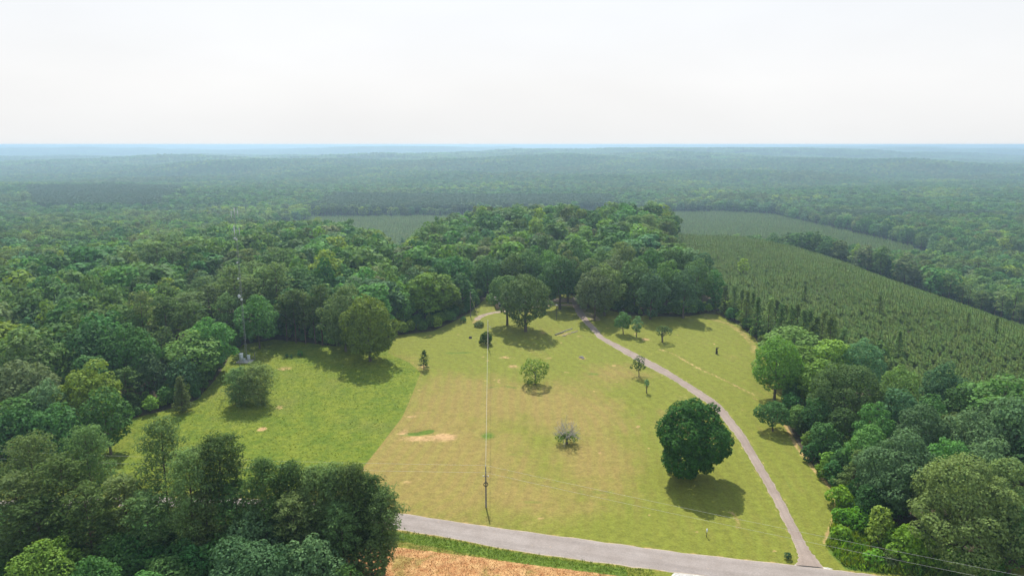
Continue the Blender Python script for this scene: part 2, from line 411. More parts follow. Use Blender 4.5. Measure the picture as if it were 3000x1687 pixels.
PLANT1 = np.concatenate([G([(1972,690),(1985,760),(2040,850),(2110,905),(2180,940),(2260,985),(2340,1020),(2430,1060),(2480,1120),(2560,1190),(2680,1215),(2780,1225),(2900,1270),(3000,1320)]), np.array([[290, 160], [290, 330], [255, 440], [200, 570], [110, 640], [92, 600]])])
PLANT2 = np.array([[-300, 640], [-300, 1030], [-100, 1040], [150, 1110], [353, 1120], [415, 1078], [425, 726], [385, 590], [260, 560], [120, 690], [-120, 640]], float)
STAND = np.array([[-320, 1040], [-100, 1050], [170, 1120], [190, 1330], [-330, 1330]], float)
DARKST = np.array([[-740, 1060], [-560, 1080], [-760, 1620], [-1060, 1500]], float)
DRY = np.array([[440, 700], [640, 690], [700, 980], [450, 1000]], float)

# ------------------------------------------------------------------ ground
def noise_mix(n, l, vec, scale, detail=4, rough=.55, dist=0.0):
    q = n.new('ShaderNodeTexNoise'); q.inputs['Scale'].default_value = scale; q.inputs['Detail'].default_value = detail; q.inputs['Roughness'].default_value = rough; q.inputs['Distortion'].default_value = dist
    l.new(vec, q.inputs['Vector']); return q.outputs[0]

def mixc(n, l, fac, a, b):
    m = n.new('ShaderNodeMix'); m.data_type = 'RGBA'
    for s, v in ((0, fac), (6, a), (7, b)):
        if isinstance(v, (tuple, float, int)): m.inputs[s].default_value = v if s == 0 else tuple(v)+(1,)
        else: l.new(v, m.inputs[s])
    return m.outputs[2]

def rng_(n, l, v, a, b, c=0.0, d=1.0):
    m = n.new('ShaderNodeMapRange'); m.interpolation_type = 'SMOOTHSTEP'
    l.new(v, m.inputs[0]); m.inputs[1].default_value, m.inputs[2].default_value, m.inputs[3].default_value, m.inputs[4].default_value = a, b, c, d; return m.outputs[0]

def math_(n, l, op, a, b):
    m = n.new('ShaderNodeMath'); m.operation = op
    for i, v in enumerate((a, b)):
        if isinstance(v, (int, float)): m.inputs[i].default_value = v
        else: l.new(v, m.inputs[i])
    return m.outputs[0]

def attr(n, name): 
    a = n.new('ShaderNodeAttribute'); a.attribute_name = name; return a.outputs['Fac']

def mixv(n, l, f, v):
    m = n.new('ShaderNodeMix'); m.data_type = 'FLOAT'; l.new(f, m.inputs[0]); l.new(v, m.inputs[2]); m.inputs[3].default_value = 1.0; return m.outputs[0]

def ground_material():
    m, n, l, out = new_mat('meadow_ground'); g = n.new('ShaderNodeNewGeometry'); P = g.outputs['Position']
    nb = noise_mix(n, l, P, .035, 5, .6); nm = noise_mix(n, l, P, .16, 5, .62, .4); nf = noise_mix(n, l, P, .75, 4, .65); nx = noise_mix(n, l, P, 2.6, 3, .7)
    # mown grass: worn olive and fresh green, mowing lanes
    mp = n.new('ShaderNodeMapping'); mp.inputs['Scale'].default_value = (.55, .09, 1); mp.inputs['Rotation'].default_value = (0, 0, -.12); l.new(P, mp.inputs[0])
    ns = noise_mix(n, l, mp.outputs[0], 1.0, 4, .6)
    w = math_(n, l, 'ADD', math_(n, l, 'MULTIPLY', nb, .55), math_(n, l, 'MULTIPLY', nm, .30)); w = math_(n, l, 'ADD', w, math_(n, l, 'MULTIPLY', ns, .22))
    w = math_(n, l, 'ADD', w, math_(n, l, 'MULTIPLY', math_(n, l, 'SUBTRACT', attr(n, 'worn'), .42), .42))
    dry = rng_(n, l, w, .36, .68)
    mown = mixc(n, l, dry, (.164, .176, .024), (.238, .182, .052))
    lane = n.new('ShaderNodeMath'); lane.operation = 'SINE'; l.new(math_(n, l, 'ADD', math_(n, l, 'MULTIPLY', attr(n, 'lane'), 2.0), math_(n, l, 'MULTIPLY', nb, 9.0)), lane.inputs[0])
    lf = math_(n, l, 'MULTIPLY', rng_(n, l, lane.outputs[0], -.9, .9), rng_(n, l, nb, .35, .65, .25, .75))
    mown = mixc(n, l, math_(n, l, 'MULTIPLY', lf, .30), mown, (.140, .185, .020))
    # tall uncut grass
    un = mixc(n, l, rng_(n, l, math_(n, l, 'ADD', math_(n, l, 'MULTIPLY', nm, .6), math_(n, l, 'MULTIPLY', nf, .4)), .36, .64), (.092, .142, .010), (.150, .180, .016))
    un = mixc(n, l, rng_(n, l, nb, .50, .72, 0, .55), un, (.165, .160, .040))
    mask = lambda nm_, amt=.5, a=.42, b=.58, src=None: rng_(n, l, math_(n, l, 'ADD', attr(n, nm_), math_(n, l, 'MULTIPLY', math_(n, l, 'SUBTRACT', src if src is not None else nf, .5), amt)), a, b)
    col = mixc(n, l, mask('unmown', .12), mown, un)
    lush = mixc(n, l, nf, (.080, .135, .014), (.115, .165, .02))
    col = mixc(n, l, mask('lush', .9, .35, .75, nm), col, lush)
    soil = mixc(n, l, nf, (.40, .240, .105), (.50, .33, .17))
    col = mixc(n, l, math_(n, l, 'MULTIPLY', mask('soil', 1.3, .42, 1.0, math_(n, l, 'ADD', math_(n, l, 'MULTIPLY', nf, .6), math_(n, l, 'MULTIPLY', nm, .4))), .9), col, soil)
    # small bare specks
    sp_ = rng_(n, l, noise_mix(n, l, P, .33, 2, .4), .735, .775, 0, .5)
    col = mixc(n, l, math_(n, l, 'MULTIPLY', sp_, rng_(n, l, attr(n, 'unmown'), .4, .6, 1, .15)), col, soil)
    straw = mixc(n, l, rng_(n, l, nf, .3, .7), (.39, .185, .072), (.45, .275, .120))
    straw = mixc(n, l, rng_(n, l, nm, .50, .62, 0, .7), straw, (.19, .17, .04))
    col = mixc(n, l, mask('straw', .5), col, straw)
    grav = mixc(n, l, nx, (.40, .39, .36), (.52, .50, .46))
    col = mixc(n, l, mask('gravel', .4), col, grav)
    path = mixc(n, l, nf, (.25, .19, .14), (.33, .26, .20))
    col = mixc(n, l, mask('path', .5), col, path)
    weed = mixc(n, l, nm, (.07, .13, .016), (.13, .18, .028))
    col = mixc(n, l, mask('weeds', .3), col, weed)
    floor_ = mixc(n, l, nm, (.045, .040, .024), (.10, .08, .05))
    col = mixc(n, l, mask('litter', .35), col, floor_)
    dk = math_(n, l, 'ADD', math_(n, l, 'MULTIPLY', nx, .55), math_(n, l, 'MULTIPLY', nf, .45))
    hs = n.new('ShaderNodeHueSaturation'); l.new(col, hs.inputs['Color']); lanev = rng_(n, l, lane.outputs[0], -1, 1, .965, 1.03)
    l.new(math_(n, l, 'MULTIPLY', rng_(n, l, dk, .25, .75, .66, 1.32), mixv(n, l, attr(n, 'unmown'), lanev)), hs.inputs['Value'])
    b = n.new('ShaderNodeBsdfPrincipled'); b.inputs['Roughness'].default_value = .9; b.inputs['Specular IOR Level'].default_value = .15
    l.new(hs.outputs[0], b.inputs['Base Color'])
    bp = n.new('ShaderNodeBump'); bp.inputs['Strength'].default_value = .9; bp.inputs['Distance'].default_value = .35
    hb = math_(n, l, 'ADD', math_(n, l, 'MULTIPLY', nf, .6), math_(n, l, 'MULTIPLY', nx, .5))
    l.new(hb, bp.inputs['Height']); l.new(bp.outputs[0], b.inputs['Normal']); l.new(b.outputs[0], out.inputs[0]); return m

def spots(X, Y, lst):
    z = np.zeros_like(X)
    for u, v, ru, rv, s in lst:
        c = ground_at(u, v); ex = ground_at(u+ru, v); ey = ground_at(u, v-rv)
        d = np.hypot((X-c[0])/max(abs(ex[0]-c[0]), .3), (Y-c[1])/max(abs(ey[1]-c[1]), .3))
        z = np.maximum(z, s*np.clip(1.25-.75*d, 0, 1))
    return z
def strips(X, Y, lst):
    z = np.zeros_like(X)
    for pts, w, s in lst:
        d = dseg(X, Y, smooth(G(pts), 4)); z = np.maximum(z, s*np.clip(1.3-.8*d/w, 0, 1))
    return z

MX0, MX1, MY0, MY1, ST = -142., 152., 84., 332., .8
def build_meadow():
    xs = np.arange(MX0, MX1+.01, ST); ys = np.arange(MY0, MY1+.01, ST); X, Y = np.meshgrid(xs, ys); X, Y = X.ravel(), Y.ravel()
    nx, ny = len(xs), len(ys)
    gul = spots(X, Y, [(1222,1267,42,7,1)]); Z = T(X, Y)-.55*np.clip(gul, 0, 1)
    Z += .05*np.sin(X*1.7+2*np.sin(Y*.9))*np.sin(Y*1.3)
    Z = np.where(dseg(X, Y, ROAD_C) < 5.2, T(X, Y)-.04, Z)
    i = (np.arange(ny-1)[:, None]*nx+np.arange(nx-1)[None]).ravel()
    mb = MB(); mb.add(np.stack([X, Y, Z], 1), np.stack([i, i+1, i+nx+1, i+nx], 1))
    me = mb.mesh('meadow', ground_material(), True)
    sd_m = sdist(X, Y, MEADOW); sd_u = sdist(X, Y, UNMOWN); dr = dseg(X, Y, DRV_C); rd = dseg(X, Y, ROAD_C)
    A = {}
    A['unmown'] = np.clip(.5-sd_u/2.2, 0, 1)
    A['litter'] = np.clip(.5+(sd_m-.6)/2.4, 0, 1)*np.where(rd < 12, 0, 1)
    sdw = sdist(X, Y, G([(2440,1440),(2452,1488),(2435,1546),(2417,1589),(2431,1620),(2480,1668),(2700,1687),(3000,1720),(2900,1640),(2700,1600),(2560,1500),(2470,1400)]))
    A['weeds'] = np.clip(.5-sdw/2.4, 0, 1); A['litter'] *= 1-A['weeds']
    A['worn'] = np.clip(spots(X, Y, [(1250,1330,260,150,1.0),(1400,1180,210,60,.85),(1650,1200,160,70,.8),(1740,1350,120,80,.75),(1500,1460,260,60,.75),(1150,1090,70,40,.8),(1800,1100,90,30,.6),(2000,1240,60,40,.8)]), 0, 1)
    soil = spots(X, Y, [(1295,1280,46,11,1.1),(1250,1283,98,14,.85),(1180,1266,22,10,.85),(768,1257,15,7,1.1),(1205,1221,22,6,.75),(1240,1208,50,5,.6),(1705,1049,17,7,.85),(1504,1073,20,7,.8),(1480,1047,24,5,.8),(1607,1050,16,4,.7),(1195,1412,26,12,.66),(1586,1518,13,6,.85),(820,1193,16,9,.85),(832,1080,28,9,.72),(1240,1074,22,8,.7),(1415,1046,9,3,.8),(1890,994,14,6,.9),(2270,1615,10,4,1.0),(1209,1379,5,3,1),(1275,1388,9,4,.7),(1487,1201,5,2,.9),(1545,1090,40,5,.5),(1440,1136,36,5,.55),(1545,1500,60,9,.55),(1600,1530,60,6,.5),(1590,975,14,5,.7),(2000,1168,40,20,.5),(1342,980,10,3,.7),(1763,1230,5,2,1),(1655,1212,4,2,1),(1437,1391,5,2,.8),(1700,985,20,6,.6),(1470,1500,60,7,.5)])
    soil = np.maximum(soil, strips(X, Y, [
        ([(2299,1240),(2341,1318),(2388,1378),(2437,1433),(2451,1488),(2434,1546),(2417,1589)], .7, .85),
        ([(2062,925),(2085,935),(2130,948),(2170,972),(2203,1005),(2212,1035)], 2.0, .62),
        ([(1932,1023),(1975,1038),(2014,1060),(2052,1081),(2091,1099),(2140,1122),(2209,1156)], .75, .74),
        ([(2140,1500),(2156,1515),(2163,1545)], .8, .7),
        ([(1640,983),(1664,976),(1690,970)], 1.5, .62),
        ([(1392,946),(1400,931),(1430,920)], 1.8, .7),
        ([(1900,1040),(1990,1010),(2060,990)], .8, .45),
        ([(1212,1115),(1190,1190)], .6, .5)]))
    soil = np.maximum(soil, np.clip(1-np.minimum(dseg(X, Y, road_t), dseg(X, Y, road_b))/.9, 0, 1)*.78)
    soil = np.maximum(soil, np.clip(1-np.minimum(dseg(X, Y, drv_l), dseg(X, Y, drv_r))/.7, 0, 1)*.62)
    A['soil'] = soil
    lush = spots(X, Y, [(1430,1275,28,14,.7),(1500,1330,30,8,.5),(1560,1470,60,5,.6),(1910,1075,20,6,.7),(1740,1095,40,6,.5),(2140,1310,8,30,.6),(1840,1215,30,10,.5),(1250,1267,10,2,0)])
    lush = np.maximum(lush, strips(X, Y, [
        ([(1290,1032),(1340,1034),(1400,1030)], 1.3, 0.54), ([(1430,1136),(1470,1130),(1510,1136)], .9, 0.58), ([(1184,1271),(1222,1266),(1262,1262)], .9, 1.25),
        ([(1492,1076),(1506,1068),(1522,1070)], .5, 0.54), ([(2250,1330),(2300,1400),(2340,1460)], .7, 0.41), ([(1750,1562),(1830,1585),(1900,1592),(2150,1618)], .8, 0.44),
        ([(2100,1285),(2150,1360),(2172,1375)], .6, 0.41), ([(1700,1440),(1790,1442)], 1.2, 0.41), ([(1430,1270),(1400,1300),(1385,1310)], 1.5, 0.34)]))
    side = sdist(X, Y, np.concatenate([road_b, np.array([[75, 80], [-120, 80]])]))
    verge = np.clip(1-np.abs(side+2.0)/2.4, 0, 1)*np.where(side < 0, 1, 0)
    A['lush'] = np.clip(np.maximum(lush, verge*1.4*np.where(X < 19, 1, 0)), 0, 1.3)
    A['straw'] = np.clip(.5-sdist(X, Y, STRAW)/1.6, 0, 1)
    A['gravel'] = np.clip(np.maximum(.5-sdist(X, Y, GRAVEL)/.9, .5-sdist(X, Y, MOUTH)/.8), 0, 1)
    A['path'] = np.clip(strips(X, Y, [([(1398,935),(1412,925),(1440,917),(1482,911),(1540,903),(1600,895),(1668,893)], 1.3, .95), ([(1560,884),(1600,880),(1680,880)], 4, .8), ([(1690,880),(1700,905),(1745,935)], 4, .5)]), 0, 1)
    dl = dseg(X, Y, G([(1058,1376),(1178,1222),(1227,1104),(1233,1092)]))
    A['lane'] = np.where(dr < dl*.8, dr, dl)
    for k2, v in A.items():
        a = me.attributes.new(k2, 'FLOAT', 'POINT'); a.data.foreach_set('value', v.astype(np.float32))
    return tag(link('meadow', me), None, None, None, 'structure')
build_meadow()

def terrain_material():
    m, n, l, out = new_mat('woodland_ground'); g = n.new('ShaderNodeNewGeometry'); P = g.outputs['Position']
    nb = noise_mix(n, l, P, .004, 5, .6); nm = noise_mix(n, l, P, .09, 5, .6); nf = noise_mix(n, l, P, .5, 3, .6)
    far = mixc(n, l, rng_(n, l, nb, .35, .65), (.035, .075, .028), (.058, .105, .036)); far = mixc(n, l, rng_(n, l, nm, .35, .65, 0, .6), far, (.022, .045, .018))
    pl = mixc(n, l, nf, (.085, .125, .036), (.125, .140, .050))
    fld = mixc(n, l, nm, (.17, .20, .06), (.24, .21, .09))
    c = mixc(n, l, attr(n, 'plant'), far, pl); c = mixc(n, l, attr(n, 'field'), c, fld)
    b = n.new('ShaderNodeBsdfPrincipled'); b.inputs['Roughness'].default_value = .95; b.inputs['Specular IOR Level'].default_value = .1
    l.new(c, b.inputs['Base Color']); bp = n.new('ShaderNodeBump'); bp.inputs['Strength'].default_value = 1; bp.inputs['Distance'].default_value = 5
    l.new(nm, bp.inputs['Height']); l.new(bp.outputs[0], b.inputs['Normal']); l.new(b.outputs[0], out.inputs[0]); return m

def build_terrain():
    ys = np.concatenate([np.linspace(-200, 60, 14), np.linspace(66, 400, 80), np.geomspace(404, 21500, 330)]); s = np.linspace(-1.12, 1.12, 380)
    Y, SS = np.meshgrid(ys, s, indexing='ij'); X = SS*(np.maximum(Y, 0)+230); nx = len(s); ny = len(ys)
    Z = T(X, Y)-.30*(Y < 500)
    i = (np.arange(ny-1)[:, None]*nx+np.arange(nx-1)[None]).ravel()
    Fq = np.stack([i, i+1, i+nx+1, i+nx], 1); Xf, Yf = X.ravel(), Y.ravel()
    ins = (Xf > MX0+1) & (Xf < MX1-1) & (Yf > MY0+1) & (Yf < MY1-1)
    Fq = Fq[~ins[Fq].all(1)]
    mb = MB(); mb.add(np.stack([Xf, Yf, Z.ravel()], 1), Fq); me = mb.mesh('terrain', terrain_material(), True)
    pl = np.maximum.reduce([np.clip(.5-sdist(Xf, Yf, q)/8, 0, 1) for q in (PLANT1, PLANT2)])
    fd = np.maximum.reduce([np.clip(.5-sdist(Xf, Yf, q)/8, 0, 1) for q in (FIELD_R, P_CLEAR)])
    for k2, v in (('plant', pl), ('field', fd)):
        a = me.attributes.new(k2, 'FLOAT', 'POINT'); a.data.foreach_set('value', v.astype(np.float32))
    tag(link('terrain', me), None, None, None, 'structure')
    return float(Z.min()), float(Z.max())
ZMIN, ZMAX = build_terrain()

def asphalt(name, c0, c1, patch):
    m, n, l, out = new_mat(name); g = n.new('ShaderNodeNewGeometry'); P = g.outputs['Position']
    nb = noise_mix(n, l, P, .22, 5, .6); nf = noise_mix(n, l, P, 4.0, 3, .7); nm = noise_mix(n, l, P, .8, 4, .6)
    col = mixc(n, l, rng_(n, l, nb, .3, .7), c0, c1)
    tr = rng_(n, l, attr(n, 'across'), .0, 1.0)
    w = n.new('ShaderNodeMath'); w.operation = 'COSINE'; l.new(math_(n, l, 'MULTIPLY', attr(n, 'across'), 12.566), w.inputs[0])
    col = mixc(n, l, math_(n, l, 'MULTIPLY', rng_(n, l, w.outputs[0], -.2, -1.0), .22), col, tuple(c*.72 for c in c0))
    col = mixc(n, l, math_(n, l, 'MULTIPLY', rng_(n, l, nm, .66, .74), patch), col, (.40, .29, .19))
    ed = math_(n, l, 'ABSOLUTE', math_(n, l, 'SUBTRACT', attr(n, 'across'), .5), 0)
    col = mixc(n, l, rng_(n, l, math_(n, l, 'ADD', ed, math_(n, l, 'MULTIPLY', math_(n, l, 'SUBTRACT', nm, .5), .10)), .455, .495, 0, .8), col, (.42, .34, .25))
    hs = n.new('ShaderNodeHueSaturation'); l.new(col, hs.inputs['Color']); l.new(rng_(n, l, nf, .3, .7, .88, 1.1), hs.inputs['Value'])
    b = n.new('ShaderNodeBsdfPrincipled'); b.inputs['Roughness'].default_value = .85; b.inputs['Specular IOR Level'].default_value = .2
    l.new(hs.outputs[0], b.inputs['Base Color']); l.new(b.outputs[0], out.inputs[0]); return m

def ribbon(name, A, B, mat, dz, across=7, crown=.05):
    t = np.linspace(0, 1, across); P = A[:, None]*(1-t)[None, :, None]+B[:, None]*t[None, :, None]
    wob = .10*np.sin(np.arange(len(A))*1.9)+.06*np.sin(np.arange(len(A))*4.1)
    d = unit(B-A); P[:, 0] += d*wob[:, None]; P[:, -1] += d*wob[::-1, None]
    X, Y = P[..., 0].ravel(), P[..., 1].ravel(); Z = T(X, Y)+dz+np.tile(crown*(1-(2*t-1)**2), len(A))-np.tile(.10*(np.abs(2*t-1) > .99), len(A))
    i = (np.arange(len(A)-1)[:, None]*across+np.arange(across-1)[None]).ravel()
    mb = MB(); mb.add(np.stack([X, Y, Z], 1), np.stack([i, i+across, i+across+1, i+1], 1)); me = mb.mesh(name, mat, True)
    a = me.attributes.new('across', 'FLOAT', 'POINT'); a.data.foreach_set('value', np.tile(t, len(A)).astype(np.float32))
    return tag(link(name, me), None, None, None, 'structure')
def dens2(P, n=3): return smooth(P, n)
ribbon('road', road_t, road_b, asphalt('road_asphalt', (.245, .208, .184), (.295, .256, .232), .3), .06)
ribbon('driveway', drv_l+.11*(drv_r-drv_l), drv_r-.11*(drv_r-drv_l), asphalt('driveway_asphalt', (.235, .183, .150), (.290, .232, .195), .75), .085, 7, .03)

# ------------------------------------------------------------------ haze
zt = max(H, ZMAX+3)+1.5
hz = MB(); hz.box((0, 10500, (zt+ZMIN-1)/2), (52000, 23000, zt-ZMIN+1))
hm, hn, hl, ho = new_mat('haze_air'); pv = hn.new('ShaderNodeVolumePrincipled')
pv.inputs['Density'].default_value = HAZE_DENSITY; pv.inputs['Color'].default_value = HAZE_COLOR+(1,); pv.inputs['Anisotropy'].default_value = 0.50
hl.new(pv.outputs[0], ho.inputs['Volume'])
tag(link('haze', hz.mesh('haze', hm)), None, None, None, 'stuff')

# ------------------------------------------------------------------ tree shapes shared by the woods
def lod(seed, card, dens, **kw): return broadleaf_mesh(seed, card=card, dens=dens, **kw)
SHAPES = [dict(h=16, base=1.2, rad=5.2, lobes=46, low=-.7, lob=(.22, .36)), dict(h=16, base=1.5, rad=5.0, lobes=40, low=-.7, lob=(.24, .38)), dict(h=16, base=.8, rad=4.6, lobes=54, low=-.8, lob=(.18, .31)),
          dict(h=16, base=1.4, rad=5.4, lobes=60, low=-.7, lob=(.18, .29)), dict(h=16, base=.8, rad=4.4, lobes=60, low=-.8, profile=.42, lob=(.17, .28)), dict(h=16, base=1.2, rad=5.0, lobes=44, low=-.7, lob=(.22, .36), flat=.7)]
def pair(cm, tm, cn, tn, cmat, tmat): return cm.mesh(cn, cmat), tm.mesh(tn, tmat, True)
NEAR = [pair(*lod(100+i, .48, .95, **s), 'leafy_crown', 'tree_trunk', TONES['mid green'], BARK) for i, s in enumerate(SHAPES)]
MIDL = [pair(*lod(200+i, .70, 1.0, limb=4, **s), 'leafy_crown', 'tree_trunk', TONES['mid green'], BARK) for i, s in enumerate(SHAPES)]
PNEAR = [pair(*pine_mesh(300+i, base=b, rad=r_, nb=nb, tufts=5, needles=26, nw=.5), 'needle_crown', 'pine_trunk', PINE['dark green'], BARK_P) for i, (b, r_, nb) in enumerate([(.38, 3.9, 52), (.45, 3.6, 46), (.34, 3.5, 54)])]
PMID = [pair(*pine_mesh(320+i, base=b, rad=r_, nb=34, tufts=4, needles=18, nw=.75, tsz=1.05), 'needle_crown', 'pine_trunk', PINE['dark green'], BARK_P) for i, (b, r_) in enumerate([(.38, 3.6), (.45, 3.4), (.30, 3.3)])]
PCONE = [pair(*pine_mesh(340+i, h=12, base=.06, rad=2.9, nb=54, tufts=4, needles=14, nw=.50, tsz=.55, tr=.16, cone=1.0), 'needle_crown', 'pine_trunk', PINE['dark green'], BARK_P) for i in range(3)]

def joined(cm, tm, name, cmat, tmat):
    m = MB(); m.add(np.concatenate(cm.V), np.concatenate(cm.F), 0)
    for V, Fc, o in [(np.concatenate(tm.V), np.concatenate(tm.F), 0)]: m.add(V, Fc, 1)
    return m.mesh(name, [cmat, tmat])
def nc(gen): return gen
FARA = [joined(*lod(400+i, 1.05, 1.05, limb=0, **{**s, 'lobes': int(s['lobes']*.75)}), 'far_tree', TONES['mid green'], BARK) for i, s in enumerate(SHAPES)]
FARB = [joined(*lod(420+i, 1.7, 1.15, limb=0, **{**s, 'lobes': 16, 'lob': (.30, .46)}), 'far_tree', TONES['mid green'], BARK) for i, s in enumerate(SHAPES[:4])]
FPA = [joined(*pine_mesh(440+i, base=.35, rad=3.5, nb=22, tufts=3, needles=10, nw=1.2, tsz=1.2), 'far_pine', PINE['dark green'], BARK_P) for i in range(2)]
FPB = [joined(*pine_mesh(450+i, base=.35, rad=3.4, nb=13, tufts=2, needles=8, nw=2.0, tsz=1.5), 'far_pine', PINE['dark green'], BARK_P) for i in range(2)]
YP = [young_pine_mesh(460+i, rad=r_).mesh('young_pine', [PINE_Y, BARK_P]) for i, r_ in enumerate((1.25, 1.45, 1.1, 1.35))]

def library(name, items):
    """Unlinked collection of shapes that a stuff object scatters."""
    c = bpy.data.collections.new(name)
    for i, (me, mat) in enumerate(items):
        o = bpy.data.objects.new('%s_%03d' % (name, i), me); c.objects.link(o)
        if mat is not None: objmat(o, mat)
    return c

def scatter(name, lib, P, rz, scl, idx, label, cat):
    me = bpy.data.meshes.new(name); me.vertices.add(len(P)); me.vertices.foreach_set('co', np.asarray(P, np.float32).ravel())
    a = me.attributes.new('turn', 'FLOAT', 'POINT'); a.data.foreach_set('value', np.asarray(rz, np.float32))
    a = me.attributes.new('size', 'FLOAT_VECTOR', 'POINT'); a.data.foreach_set('vector', np.asarray(scl, np.float32).ravel())
    a = me.attributes.new('which', 'INT', 'POINT'); a.data.foreach_set('value', np.asarray(idx, np.int32))
    o = link(name, me); tag(o, label, cat, None, 'stuff')
    ng = bpy.data.node_groups.new(name, 'GeometryNodeTree')
    ng.interface.new_socket('Geometry', in_out='INPUT', socket_type='NodeSocketGeometry'); ng.interface.new_socket('Geometry', in_out='OUTPUT', socket_type='NodeSocketGeometry')
    N = ng.nodes; L = ng.links; gi = N.new('NodeGroupInput'); go = N.new('NodeGroupOutput')
    ci = N.new('GeometryNodeCollectionInfo'); ci.inputs['Collection'].default_value = lib; ci.inputs['Separate Children'].default_value = True; ci.inputs['Reset Children'].default_value = True
    ip = N.new('GeometryNodeInstanceOnPoints'); ip.inputs['Pick Instance'].default_value = True
    def na(nm, ty):
        q = N.new('GeometryNodeInputNamedAttribute'); q.data_type = ty; q.inputs['Name'].default_value = nm; return q.outputs['Attribute']
    cx = N.new('ShaderNodeCombineXYZ'); L.new(na('turn', 'FLOAT'), cx.inputs['Z'])
    L.new(gi.outputs[0], ip.inputs['Points']); L.new(ci.outputs[0], ip.inputs['Instance']); L.new(na('which', 'INT'), ip.inputs['Instance Index'])
    L.new(cx.outputs[0], ip.inputs['Rotation']); L.new(na('size', 'FLOAT_VECTOR'), ip.inputs['Scale']); L.new(ip.outputs[0], go.inputs[0])
    md = o.modifiers.new('scatter', 'NODES'); md.node_group = ng
    return o

def jitter(x0, x1, y0, y1, sp, seed):
    r = np.random.default_rng(seed); xs = np.arange(x0, x1, sp); ys = np.arange(y0, y1, sp*.88); X, Y = np.meshgrid(xs, ys); X = X+((np.arange(len(ys)) % 2)*sp*.5)[:, None]
    return (X+r.uniform(-.36, .36, X.shape)*sp).ravel(), (Y+r.uniform(-.36, .36, Y.shape)*sp).ravel()
def in_view(x, y, h=15, mu=140, mv=260):
    z = T(x, y); u, v, d = project(x, y, z+h*.6); _, v0, _ = project(x, y, z+h)
    return (u > -mu) & (u < 3000+mu) & (v0 < 1687+60) & (y > 40)
def fbm2(x, y, l, seed):
    q = np.random.default_rng(seed); z = 0
    for k2 in range(6):
        a = q.uniform(0, 6.28); f = 6.283/(l*q.uniform(.5, 1.6)); z = z+np.sin(f*(x*math.cos(a)+y*math.sin(a))+q.uniform(0, 6.28))
    return z/2.2
# ------------------------------------------------------------------ the trees one can point at
TAKEN = []                                   # (x, y, radius) of trees set by hand
def base_from_top(u, v, h): 
    return ground_at(u, v, h)
def px_m(p): 
    return project(p[0], p[1], float(T(*p)))[2]/F          # metres per photograph pixel at p

def own_tree(name, p, h, w, label, tone, seed, cat='tree', base=2.0, lobes=40, card=.6, dens=1.0, tr=.35, limb=9, group=None, bark=BARK, dz=0.0, **kw):
    cm, tm = broadleaf_mesh(seed, h=h, base=base, rad=w/2, lobes=lobes, card=card, dens=dens, tr=tr, limb=limb, **kw)
    TAKEN.append((p[0], p[1], w/2))
    return plant(name, p, cm.mesh('leafy_crown', TONES['mid green']), tm.mesh('tree_trunk', bark, True), label, cat, tone, group)
def own_pine(p, h, rad, label, tone, seed, base=.1, cone=1.0, nb=64, tufts=5, needles=20, tr=.2, tsz=.62, nw=.42, group=None):
    cm, tm = pine_mesh(seed, h=h, base=base, rad=rad, nb=nb, tufts=tufts, needles=needles, tr=tr, cone=cone, tsz=tsz, nw=nw)
    TAKEN.append((p[0], p[1], rad))
    return plant('pine_tree', p, cm.mesh('needle_crown', PINE['dark green']), tm.mesh('pine_trunk', BARK_P, True), label, 'pine tree', tone, group)

HICK = leaf('leaf_glossy_dark', (.036, .105, .016), .30, .35)
own_tree('broadleaf_tree', ground_at(2022, 1400), 17.3, 16.2, 'big rounded dark green tree standing alone on the mown grass inside the driveway bend', HICK, 1, base=.2, limb=3, lobes=130, card=0.39, dens=1.8, tr=.40, lob=(.12, .20), low=-.85)
p = ground_at(1085, 1058); own_tree('broadleaf_tree', p, 20.5, 17.2, 'tall fresh green round tree at the top corner of the uncut field', TONES['bright yellow-green'], 2, base=.4, lobes=100, card=0.48, tr=.4, lob=(.14, .23), low=-.85)
p = ground_at(1013, 1030); own_tree('broadleaf_tree', p, 21.5, 15.5, 'tall olive green tree just behind the fresh green round tree at the field corner', TONES['olive green'], 3, base=.8, lobes=90, card=0.51, lob=(.14, .23), low=-.8)
p = ground_at(1540, 971); own_tree('broadleaf_tree', p, 20.5, 18.5, 'wide spreading shade tree on the lawn, nearest of the yard trees', TONES['olive green'], 4, base=2.2, lobes=84, card=0.48, tr=.5, lob=(.13, .22), low=-.6)
p = ground_at(1486, 953); own_tree('broadleaf_tree', p, 18.5, 15.5, 'spreading shade tree with a slim trunk beside the wide yard tree and below the house', TONES['olive green'], 5, base=3.6, lobes=64, card=0.50, tr=.4, lob=(.14, .24), low=-.5)
p = ground_at(1640, 905); own_tree('broadleaf_tree', p, 21, 17, 'dark trunked shade tree standing right beside the upper end of the driveway', TONES['deep green'], 6, base=2.6, lobes=80, card=0.51, tr=.5, lob=(.14, .23), low=-.65)
p = ground_at(2268, 1174); own_tree('broadleaf_tree', p, 17.5, 14.2, 'tall light green tree with forked trunk at the driveway side, before the dark pine row', leaf('leaf_light_green', (.120, .215, .036), .42), 7, base=1.6, lobes=84, card=0.39, tr=.33, lob=(.13, .21), low=-.85, profile=.2)
p = ground_at(2264, 1262); own_tree('broadleaf_tree', p, 7.6, 9.2, 'low wide dark green tree by the driveway, below the tall forked tree', TONES['deep green'], 8, base=1.0, lobes=34, card=0.39, tr=.2, lob=(.2, .32), low=-.4)
p = ground_at(1567, 1126); own_tree('broadleaf_tree', p, 7.4, 9.0, 'small round fresh green tree alone in the middle of the mown grass', TONES['bright yellow-green'], 9, base=1.2, lobes=34, card=0.36, tr=.2, lob=(.17, .28), low=-.5, open_=.25, dens=.8)
